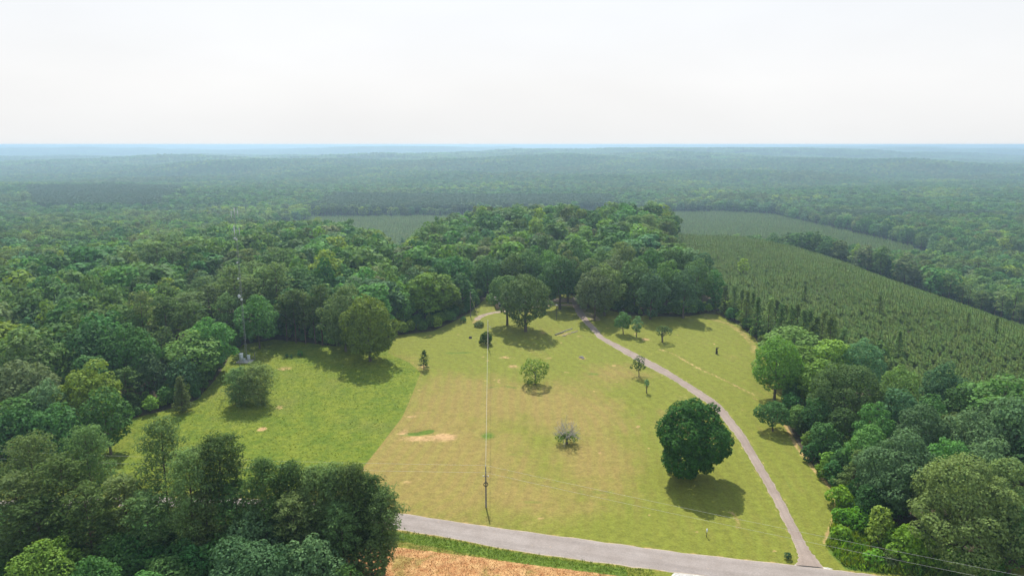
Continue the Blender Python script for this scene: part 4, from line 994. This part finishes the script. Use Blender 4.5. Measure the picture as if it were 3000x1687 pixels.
x, y = jitter(-8500, 8500, 2850, 9500, 58, 24); kp = in_view(x, y, mu=60); x, y = x[kp], y[kp]; n = len(x)
tf = fbm2(x, y, 700, 8)+r.normal(0, .7, n)
scatter('distant_forest', LIBC, np.stack([x, y, T(x, y)-2], 1), r.uniform(0, 6.28, n), np.tile([[1., 1., 1.]], (n, 1))*r.uniform(.9, 1.25, (n, 1)), np.clip((tf*1.6+2.5).astype(int), 0, 5), 'blue hazy forest ridges under the horizon', 'forest')

# ------------------------------------------------------------------ plantations of young pines
x, y = jitter(60, 330, 140, 660, 2.0, 31); kp = inside(x, y, PLANT1) & in_view(x, y, 5, 60); x, y = x[kp], y[kp]; kp = free(x, y, .6); x, y = x[kp], y[kp]
n = len(x); hs_ = .92*r.uniform(.7, 1.25, n)*(1+.12*fbm2(x, y, 40, 9)); order = np.argsort(np.hypot(x, y)); z = T(x, y)
for j, i in enumerate(order[:296]):
    o = link('young_pine', YP[j % 4]); o.location = (x[i], y[i], z[i]); o.rotation_euler = (0, 0, rnd.uniform(0, 6.28)); s = hs_[i]; o.scale = (s, s, .68*s*rnd.uniform(.9, 1.15))
    tag(o, 'waist high looking young plantation pine close to the driveway woods' if False else 'short young pine in the plantation rows just behind the driveway woods', 'pine tree', 'young pines at the near end of the plantation')
ii = order[296:]; LIBY = library('plantation_pine', [(m, None) for m in YP])
scatter('pine_plantation', LIBY, np.stack([x, y, z], 1)[ii], r.uniform(0, 6.28, len(ii)), (np.array([[1., 1., .68]])*hs_[ii, None]), r.integers(0, 4, len(ii)), 'hillside plantation of small close set young pines', 'plantation')
x, y = jitter(-320, 440, 540, 1130, 3.9, 32); kp = inside(x, y, PLANT2) & in_view(x, y, 5, 40); x, y = x[kp], y[kp]; n = len(x); s = r.uniform(.9, 1.5, n)
scatter('valley_plantation', LIBY, np.stack([x, y, T(x, y)], 1), r.uniform(0, 6.28, n), np.stack([s*1.3, s*1.3, s*.75], 1), r.integers(0, 4, n), 'hazy young pine plantation on the valley floor beyond the hill', 'plantation')
pxg = 'odd trees rising out of the plantation'
for i, (u, v, h, w, lb) in enumerate([(2180,770,9,6,'lone light green leafy tree inside the far part of the plantation'),(2583,1010,9,5,'lone leafy tree at the near end of the plantation, behind the pale tree')]):
    p = base_from_top(u, v-12, h); own_tree('broadleaf_tree', p, h, w, lb, TONES['bright yellow-green'] if i == 0 else TONES['deep green'], 660+i, base=1, lobes=16, card=.9, group=pxg)
for i, (u, v, h, lb) in enumerate([(2360,850,8,'taller dark pine rising near the middle of the plantation'),(2583,880,9,'slender tall pine rising in the outer part of the plantation'),(2640,985,9,'spreading older pine at the near end of the plantation'),(2840,930,8,'dark older pine in the plantation by the picture edge'),(2920,945,7.5,'second dark older pine in the plantation by the picture edge')]):
    p = base_from_top(u, v-14, h); cm, tm = PCONE[i % 3]; s = h/12
    plant('pine_tree', p, cm, tm, lb, 'pine tree', PINE['dark green'], pxg, (s*.95, s*.95, s), i)

# ------------------------------------------------------------------ grass with height, weeds, straw
def tuft(seed, n, h, spread, w):
    q = np.random.default_rng(seed); m = MB(); a = q.uniform(0, 6.28, n); rr = spread*np.sqrt(q.uniform(0, 1, n)); P = np.stack([np.cos(a)*rr, np.sin(a)*rr, np.zeros(n)], 1)
    d = unit(np.stack([q.normal(0, .45, n), q.normal(0, .45, n), np.ones(n)], 1)); s = unit(np.cross(d, q.normal(size=(n, 3))))*w; hh = (h*q.uniform(.5, 1.2, n))[:, None]
    V = np.stack([P-s, P+s, P+d*hh+s*.35, P+d*hh-s*.35], 1).reshape(-1, 3); return m.add(V, np.arange(4*n).reshape(-1, 4))
GR1 = leaf('grass_blade', (.125, .168, .014), .35, .25, .22, .02); GR2 = leaf('verge_blade', (.098, .165, .022), .4, .25, .2, .02); GR3 = leaf('weed_blade', (.140, .235, .034), .4, .3, .35, .035); GR4 = leaf('dry_blade', (.36, .22, .09), .2, .3, .3, .02)
LG1 = library('grass_tuft', [(tuft(i, 12, .34, .5, .06).mesh('grass_tuft', GR1), None) for i in range(3)])
LG2 = library('verge_tuft', [(tuft(10+i, 14, .38, .4, .05).mesh('verge_tuft', GR2), None) for i in range(3)])
LG3 = library('weed_clump', [(tuft(20+i, 26, .95, .7, .10).mesh('weed_clump', GR3), None) for i in range(3)])
LG4 = library('straw_tuft', [(tuft(30+i, 10, .20, .6, .05).mesh('straw_tuft', GR4), None) for i in range(3)])
def grass(name, lib, x, y, lo, hi, label, cat='grass'):
    n = len(x); scatter(name, lib, np.stack([x, y, T(x, y)-.02], 1), r.uniform(0, 6.28, n), np.ones((n, 3))*r.uniform(lo, hi, (n, 1)), r.integers(0, 3, n), label, cat)
x, y = jitter(-130, 0, 115, 240, .95, 41); kp = inside(x, y, UNMOWN) & inside(x, y, MEADOW) & (sdist(x, y, UNMOWN) < -.3) & (r.random(len(x)) < np.clip(-sdist(x, y, UNMOWN)/3, .15, .8)); grass('tall_grass', LG1, x[kp], y[kp], .3, .65, 'tall uncut yellow-green grass of the field beside the woods')
side_poly = np.concatenate([road_b, np.array([[75, 80], [-120, 80]])])
x, y = jitter(-60, 24, 90, 128, .5, 42); sd_ = sdist(x, y, side_poly); kp = (sd_ < -.25) & (sd_ > -5) & (sdist(x, y, STRAW) > .1) & (sdist(x, y, GRAVEL) > .3); grass('verge_grass', LG2, x[kp], y[kp], .35, .8, 'dark green grass strip between the road and the straw field')
x, y = jitter(-40, 20, 85, 110, .7, 43); kp = inside(x, y, STRAW); grass('straw', LG4, x[kp], y[kp], .6, 1.3, 'dry reddish straw covering the field below the road', 'straw')
x, y = jitter(40, 110, 85, 160, .8, 44); kp = inside(x, y, WE) & (dseg(x, y, ROAD_C) > 4.2); grass('tall_weeds', LG3, x[kp], y[kp], .6, 1.5, 'tangled tall weeds between the driveway mouth and the dark woods', 'weeds')

# ------------------------------------------------------------------ poles and wires
def utility_pole(p, h, label, arm=None, coil=None, lamp=None, name='utility_pole', rad=.15, group=None):
    t = empty(name, at(p)); m = MB(); m.tube([(0, 0, -1), (0, 0, h*.5), (0, 0, h)], [rad*1.15, rad, rad*.75], 10); link('pole_shaft', m.mesh('pole_shaft', POLE_M, True), t)
    m = MB(); m.box((0, 0, h+.12), (.09, .09, .24)); m.tube([(0, 0, h+.2), (0, 0, h+.36)], [.08, .05], 8); link('top_insulator', m.mesh('top_insulator', GALV), t)
    m = MB(); m.box((0, -rad-.02, h-1.15), (.14, .10, .22)); link('neutral_bracket', m.mesh('neutral_bracket', GALV), t)
    if arm: m = MB(); m.box((0, -rad-.06, arm), (1.15, .10, .12)); q = link('cross_arm', m.mesh('cross_arm', POLE_M), t)
    if arm:
        for sx in (-.48, .48): m = MB(); m.tube([(sx, -rad-.06, arm+.06), (sx, -rad-.06, arm+.26)], [.06, .045], 8); link('insulator', m.mesh('insulator', WHITE_M), q)
    if coil:
        a = np.linspace(0, 6.2832, 25); m = MB(); m.tube(np.stack([.40*np.cos(a), np.full(25, -rad-.08), coil+.40*np.sin(a)], 1), .085, 6, cap=False); link('cable_coil', m.mesh('cable_coil', BLACK_M, True), t)
    if lamp:
        m = MB(); m.tube([(0, 0, lamp+.3), (.35, -.1, lamp+.45), (.75, -.2, lamp+.35)], .035, 6); m.tube([(.72, -.2, lamp+.42), (.75, -.2, lamp+.2)], [.10, .17], 10)
        q = link('lamp_head', m.mesh('lamp_head', GALV, True), t); m = MB(); m.tube([(.75, -.2, lamp+.2), (.75, -.2, lamp+.02), (.75, -.2, lamp-.08)], [.17, .21, .10], 10); link('lamp_globe', m.mesh('lamp_globe', WHITE_M, True), q)
    return tag(t, label, 'utility pole', group)
p1 = ground_at(1424, 1485); h1 = 8.55
utility_pole(p1, h1, 'roadside utility pole with a black cable coil halfway up', arm=h1-1.9, coil=5.0)
p2 = ground_at(1430, 1019); h2 = 9.3
utility_pole(p2, h2, 'utility pole with a small lamp on the lawn below the house', lamp=h2-2.2)
p3 = ground_at(1378.6, 929); utility_pole(p3, 9.5, 'utility pole at the woods edge above the bend of the dirt path, in the shade')
def wire(a, b, sag, label, rad=.016, mat=WIRE_M, name='power_line', cat='power line', n=24, group=None):
    a, b = np.array(a, float), np.array(b, float); t = np.linspace(0, 1, n)[:, None]; P = a+(b-a)*t; P[:, 2] -= (sag*4*t*(1-t))[:, 0]
    m = MB(); m.tube(P, rad, 4); return tag(link(name, m.mesh(name, mat, True)), label, cat, group)
z1 = float(T(*p1)); z2 = float(T(*p2)); z3 = float(T(*p3))
top1 = np.array([p1[0], p1[1], z1+h1+.33]); neu1 = np.array([p1[0], p1[1]-.18, z1+h1-1.1])
def thru(u, v, z):
    d = ray(u, v); k2 = (z-H)/d[2]; return np.array([d[0]*k2, d[1]*k2, z])
ql = thru(0, 1316, 8.9); qr = thru(3000, 1681, 8.9); ql2 = thru(0, 1338, 7.6); qr2 = thru(2893, 1686, 7.6)
wg = 'wires strung along the road'
wire(top1, top1+(ql-top1)*1.25, .6, 'upper wire running along the road behind the foreground pines', group=wg)
wire(neu1, neu1+(ql2-neu1)*1.25, .6, 'lower wire running along the road behind the foreground pines', group=wg)
wire(top1, top1+(qr-top1)*1.25, .5, 'upper wire crossing the mown grass towards the driveway mouth', group=wg)
wire(neu1, neu1+(qr2-neu1)*1.3, .5, 'lower wire crossing the mown grass towards the driveway mouth', group=wg)
wire(top1, (p2[0], p2[1], z2+h2+.33), .9, 'pale wire running straight from the roadside pole to the lamp pole', .030)
wire((p2[0], p2[1], z2+h2-.1), (p3[0], p3[1], z3+9.2), .6, 'thin dark wire from the lamp pole to the pole at the woods edge', .02, BLACK_M)
gp = ground_at(1400, 924); wire((p3[0], p3[1], z3+8.6), (gp[0], gp[1], float(T(*gp))), .05, 'slanting pale guy wire beside the dirt path bend', .05, plain('pale_guard', (.60, .55, .38), .6), 'guy_wire', 'guy wire')
# yard lamp post, marker post, black stump
def lamp_post():
    p = ground_at(1630, 938); t = empty('yard_lamp', at(p)); m = MB(); m.tube([(0, 0, -.2), (0, 0, 5.6)], [.08, .06], 8); link('post', m.mesh('post', BLACK_M, True), t)
    m = MB(); m.tube([(0, 0, 5.6), (0, 0, 5.75), (0, 0, 6.15)], [.08, .26, .30], 8); link('lantern', m.mesh('lantern', WHITE_M, True), t); m = MB(); m.tube([(0, 0, 6.15), (0, 0, 6.4)], [.36, .05], 8); link('lantern_cap', m.mesh('lantern_cap', BLACK_M, True), t)
    tag(t, 'slim black yard lamp post in the shade beside the upper driveway', 'lamp post')
lamp_post()
def marker():
    p = ground_at(2070, 1572); t = empty('marker_post', at(p)); m = MB(); m.box((0, 0, .45), (.09, .07, 1.1)); link('post', m.mesh('post', DARK), t); m = MB(); m.box((0, -.02, 1.3), (.22, .11, .62)); m.box((0, -.02, 1.63), (.18, .10, .06)); link('marker_sleeve', m.mesh('marker_sleeve', WHITE_M), t)
    tag(t, 'short white topped marker post on the grass by the road', 'marker post')
marker()
def stump():
    p = ground_at(1378, 990); m = MB(); m.tube([(0, 0, -.1), (0, 0, .5), (0, 0, .55)], [.62, .5, .3], 9); o = link('tree_stump', m.mesh('tree_stump', DARK, True)); o.location = at(p); tag(o, 'small round black stump alone on the lawn, left of the clipped bush', 'tree stump')
    o['label'] = 'small round black stump alone on the lawn between the clipped bush and the woods'
stump()
# rocks: fire pit, eroded bank, flower bed
def rock_mesh(seed, s):
    q = np.random.default_rng(seed); m = MB(); a = np.arange(7)*.8976; V = [(0, 0, .75)]
    for f, z in ((.7, .6), (1, .25), (.9, -.3)): V += [(math.cos(k2)*f*q.uniform(.8, 1.15), math.sin(k2)*f*q.uniform(.7, 1.0), z*q.uniform(.8, 1.2)) for k2 in a]
    Fq = [(1+r2*7+k2, 8+r2*7+k2, 8+r2*7+(k2+1) % 7, 1+r2*7+(k2+1) % 7) for r2 in range(2) for k2 in range(7)]
    m.V.append(np.array(V)*s); m.n = len(V); m.F.append(np.array(Fq)); m.M.append(np.zeros(14, int)); m.F.append(np.array([(0, 1+k2, 1+(k2+1) % 7) for k2 in range(7)])); m.M.append(np.zeros(7, int)); return m
RK = [rock_mesh(i, 1.0).mesh('rock', STONE) for i in range(4)]
def rock(u, v, s, label, group, name='rock'):
    p = ground_at(u, v); o = link(name, RK[rnd.randrange(4)]); o.location = at(p, .1*s); o.scale = (s, s, s*.7); o.rotation_euler = (0, 0, rnd.uniform(0, 6)); tag(o, label, 'rock', group)
rock(1703, 1047, .75, 'larger dark rock in the bare patch of earth on the mown grass', 'rocks in the bare patch'); rock(1708, 1050, .6, 'smaller dark rock in the bare patch of earth on the mown grass', 'rocks in the bare patch')
bedg = 'stones edging the flower bed beside the driveway'
for i in range(9):
    f = i/8; rock(1647+f*28, 973-f*10+rnd.uniform(-1, 1), rnd.uniform(.28, .46), 'stone in the upper edging row of the flower bed next to the driveway', bedg)
for i in range(9):
    f = i/8; rock(1650+f*40, 984-f*14+rnd.uniform(-1.5, 1.5), rnd.uniform(.26, .44), 'stone in the lower edging row of the flower bed next to the driveway', bedg)
a, b = ground_at(1626, 982), ground_at(1652, 973); m = MB(); m.tube([at(a, .22), at(b, .22)], [.20, .17], 8); tag(link('fallen_log', m.mesh('fallen_log', TIMBER, True)), 'grey log lying at the end of the stone edged flower bed', 'log')

# ------------------------------------------------------------------ radio mast with its cabinets
MB_P = ground_at(723, 1057)
ANT_M = plain('antenna_grey', (.50, .51, .52), .5, .05)
MAST_M = plain('dull_steel', (.20, .21, .22), .6, .15, 4)
def mast():
    p = MB_P; t = empty('radio_mast', at(p)); Ht = 49.0; a = [(math.cos(q)*.30, math.sin(q)*.30) for q in (math.pi/2, math.pi/2+2.094, math.pi/2+4.189)]
    for ax, ay in a: m = MB(); m.tube([(ax, ay, 0), (ax, ay, Ht)], .015, 5); link('leg', m.mesh('leg', MAST_M, True), t)
    m = MB(); z = .5
    while z < Ht-.6:
        for i in range(3):
            A, B = a[i], a[(i+1) % 3]; m.tube([(A[0], A[1], z), (B[0], B[1], z)], .011, 3, cap=False); m.tube([(A[0], A[1], z), (B[0], B[1], z+1.0)], .008, 3, cap=False)
        z += 1.0
    tag(link('lattice', m.mesh('lattice', MAST_M), t), kind='stuff')
    m = MB(); m.tube([(.05, -.2, .4), (.05, -.2, Ht-3)], .022, 5); link('feed_line', m.mesh('feed_line', BLACK_M, True), t)
    for zz, n2 in ((46.2, 4), (41.0, 3)):
        for k2 in range(n2):
            q = k2*6.2832/n2+.4; c, s = math.cos(q), math.sin(q); m = MB(); m.box((c*.95, s*.95, zz+(k2 % 2)*.8), (.12, .22, 1.9), rz=q); pa = link('panel_antenna', m.mesh('panel_antenna', ANT_M), t)
            m = MB(); m.tube([(c*.3, s*.3, zz+.4), (c*.9, s*.9, zz+.4)], .03, 5); m.tube([(c*.84, s*.84, zz-1.1), (c*.84, s*.84, zz+1.7)], .03, 5); link('mounting_bar', m.mesh('mounting_bar', GALV), pa)
    for zz, rr, q in ((38.6, .32, -1.2), (39.0, .3, -2.0), (26.5, .28, -1.9), (21.0, .62, -2.1), (20.0, .4, -1.2), (31.5, .28, -1.7)):
        d = np.array([math.cos(q), math.sin(q), 0]); c = d*.75+np.array([0, 0, zz]); m = MB(); m.tube([c-d*.25, c-d*.1, c+d*.12, c+d*.16], [rr*.35, rr*.8, rr, rr*.9], 14); ds = link('dish', m.mesh('dish', ANT_M, True), t)
        m = MB(); m.tube([np.array([0, 0, zz]), c-d*.2], .06, 5); link('bracket', m.mesh('bracket', GALV), ds)
    for q in (.6, 2.7, 4.8):
        for zz in (46, 24):
            R = 26; gx, gy = p[0]+R*math.cos(q), p[1]+R*math.sin(q); gz = float(T(gx, gy))-float(T(*p)); m = MB(); m.tube([(0, 0, zz), (R*math.cos(q), R*math.sin(q), gz)], .012, 3); link('guy_wire', m.mesh('guy_wire', GALV), t)
    tag(t, 'slender lattice radio mast with white antennas and dishes beside the woods', 'radio mast')
mast()
def slab():
    m = MB(); m.box((0, 0, .08), (4.6, 3.2, .26)); o = link('concrete_pad', m.mesh('concrete_pad', CONC)); o.location = at(MB_P+np.array([-.3, -.6])); tag(o, 'concrete pad under the cabinets at the foot of the radio mast', 'concrete pad')
slab()
for i, (dx, dy, w, d, h, lb) in enumerate([(-1.3, -.9, 1.05, .9, 2.5, 'taller grey equipment cabinet at the foot of the radio mast'), (.85, -.4, .8, .7, 1.7, 'shorter grey equipment cabinet at the foot of the radio mast'), (-.35, -1.1, .6, .5, .95, 'low grey box between the two cabinets of the radio mast')]):
    p = MB_P+np.array([dx, dy]); t = empty('equipment_cabinet', at(p, .2)); m = MB(); m.box((0, 0, h/2), (w, d, h)); link('cabinet_body', m.mesh('cabinet_body', CABINET), t); m = MB(); m.box((0, 0, h+.05), (w+.14, d+.14, .10)); link('cabinet_top', m.mesh('cabinet_top', WHITE_M), t)
    m = MB(); m.box((0, -d/2-.012, h*.5), (w*.86, .024, h*.86)); dr_ = link('cabinet_door', m.mesh('cabinet_door', CABINET), t); m = MB(); m.box((w*.33, -d/2-.04, h*.5), (.04, .05, .18)); link('handle', m.mesh('handle', BLACK_M), dr_)
    tag(t, lb, 'equipment cabinet', 'cabinets of the radio mast')
for i, (u, v, h, lb) in enumerate([(703,1069,1.5,'wooden fence post beside the taller mast cabinet'),(741,1052,1.3,'thin fence post behind the shorter mast cabinet'),(747,1054,2.4,'tallest fence post of the mast enclosure')]):
    p = ground_at(u, v); m = MB(); m.tube([(0, 0, -.2), (0, 0, h)], [.10, .08], 7); o = link('fence_post', m.mesh('fence_post', POLE_M, True)); o.location = at(p); tag(o, lb, 'fence post', 'fence posts round the mast')

# ------------------------------------------------------------------ house behind the yard trees, far farm buildings
def house(p, rz, L, D, wall_h, roof_h, wallm, roofm, label, cat='house', name='house', wins=4, chimney=True, dz=0):
    t = empty(name, at(p, dz), rz); m = MB(); m.box((0, 0, wall_h/2), (L, D, wall_h)); link('wall', m.mesh('wall', wallm), t)
    o = .55; m = MB(); x0, y0 = L/2+o, D/2+o; V = [(-x0, -y0, wall_h-.1), (x0, -y0, wall_h-.1), (x0, y0, wall_h-.1), (-x0, y0, wall_h-.1), (-x0, 0, wall_h+roof_h), (x0, 0, wall_h+roof_h)]
    m.V.append(np.array(V)); m.n = 6; m.F.append(np.array([(0, 1, 5, 4), (2, 3, 4, 5), (3, 2, 1, 0)])); m.M.append(np.zeros(3, int)); m.F.append(np.array([(0, 4, 3), (1, 2, 5)])); m.M.append(np.zeros(2, int)); rf = link('roof', m.mesh('roof', roofm), t)
    if chimney: m = MB(); m.box((L*.22, D*.12, wall_h+roof_h*.9), (.9, .7, 1.6)); link('chimney', m.mesh('chimney', plain('brick', (.28, .12, .08), .9)), rf)
    gl = plain('window_glass', (.03, .04, .05), .1, .05, 2, .6)
    for i in range(wins):
        xx = -L/2+L*(i+.5)/wins
        if wins > 2 and i == wins//2:
            m = MB(); m.box((xx, -D/2-.03, 1.05), (1.0, .06, 2.1)); d = link('door', m.mesh('door', plain('door_paint', (.20, .10, .07), .5)), t); m = MB(); m.box((xx+.38, -D/2-.09, 1.0), (.06, .06, .12)); link('handle', m.mesh('handle', GALV), d); continue
        m = MB(); m.box((xx, -D/2-.03, 1.5), (1.4, .06, 1.3)); w = link('window', m.mesh('window', WHITE_M), t); m = MB(); m.box((xx, -D/2-.045, 1.5), (1.2, .06, 1.1)); link('pane', m.mesh('pane', gl), w)
    return tag(t, label, cat)
house(HOUSE_P, .12, 12, 8, 2.6, 1.7, plain('pale_brick', (.42, .30, .24), .9), plain('roof_shingle', (.34, .30, .285), .9, .18, 8), 'low house with a pale grey roof hidden behind the two spreading yard trees')
fp = np.array([-108., 2040.]); house(fp, .15, 15, 9, 3.6, 2.4, WHITE_M, plain('white_metal_roof', (.80, .80, .80), .4), 'tiny white roofed barn in the far clearing', 'barn', 'barn', 3, False, 6)
fp = np.array([-62., 2050.]); house(fp, -.05, 38, 10, 3.4, 2.2, plain('grey_wall', (.45, .45, .45), .8), plain('grey_metal_roof', (.52, .54, .56), .5), 'long low grey farm shed next to the white barn in the far clearing', 'farm shed', 'farm_shed', 4, False, 6)
bpy.context.view_layer.update()
print('counts', len(C.objects), 'own', N_OWN, N_PINE, 'zmin', ZMIN, 'zmax', ZMAX)
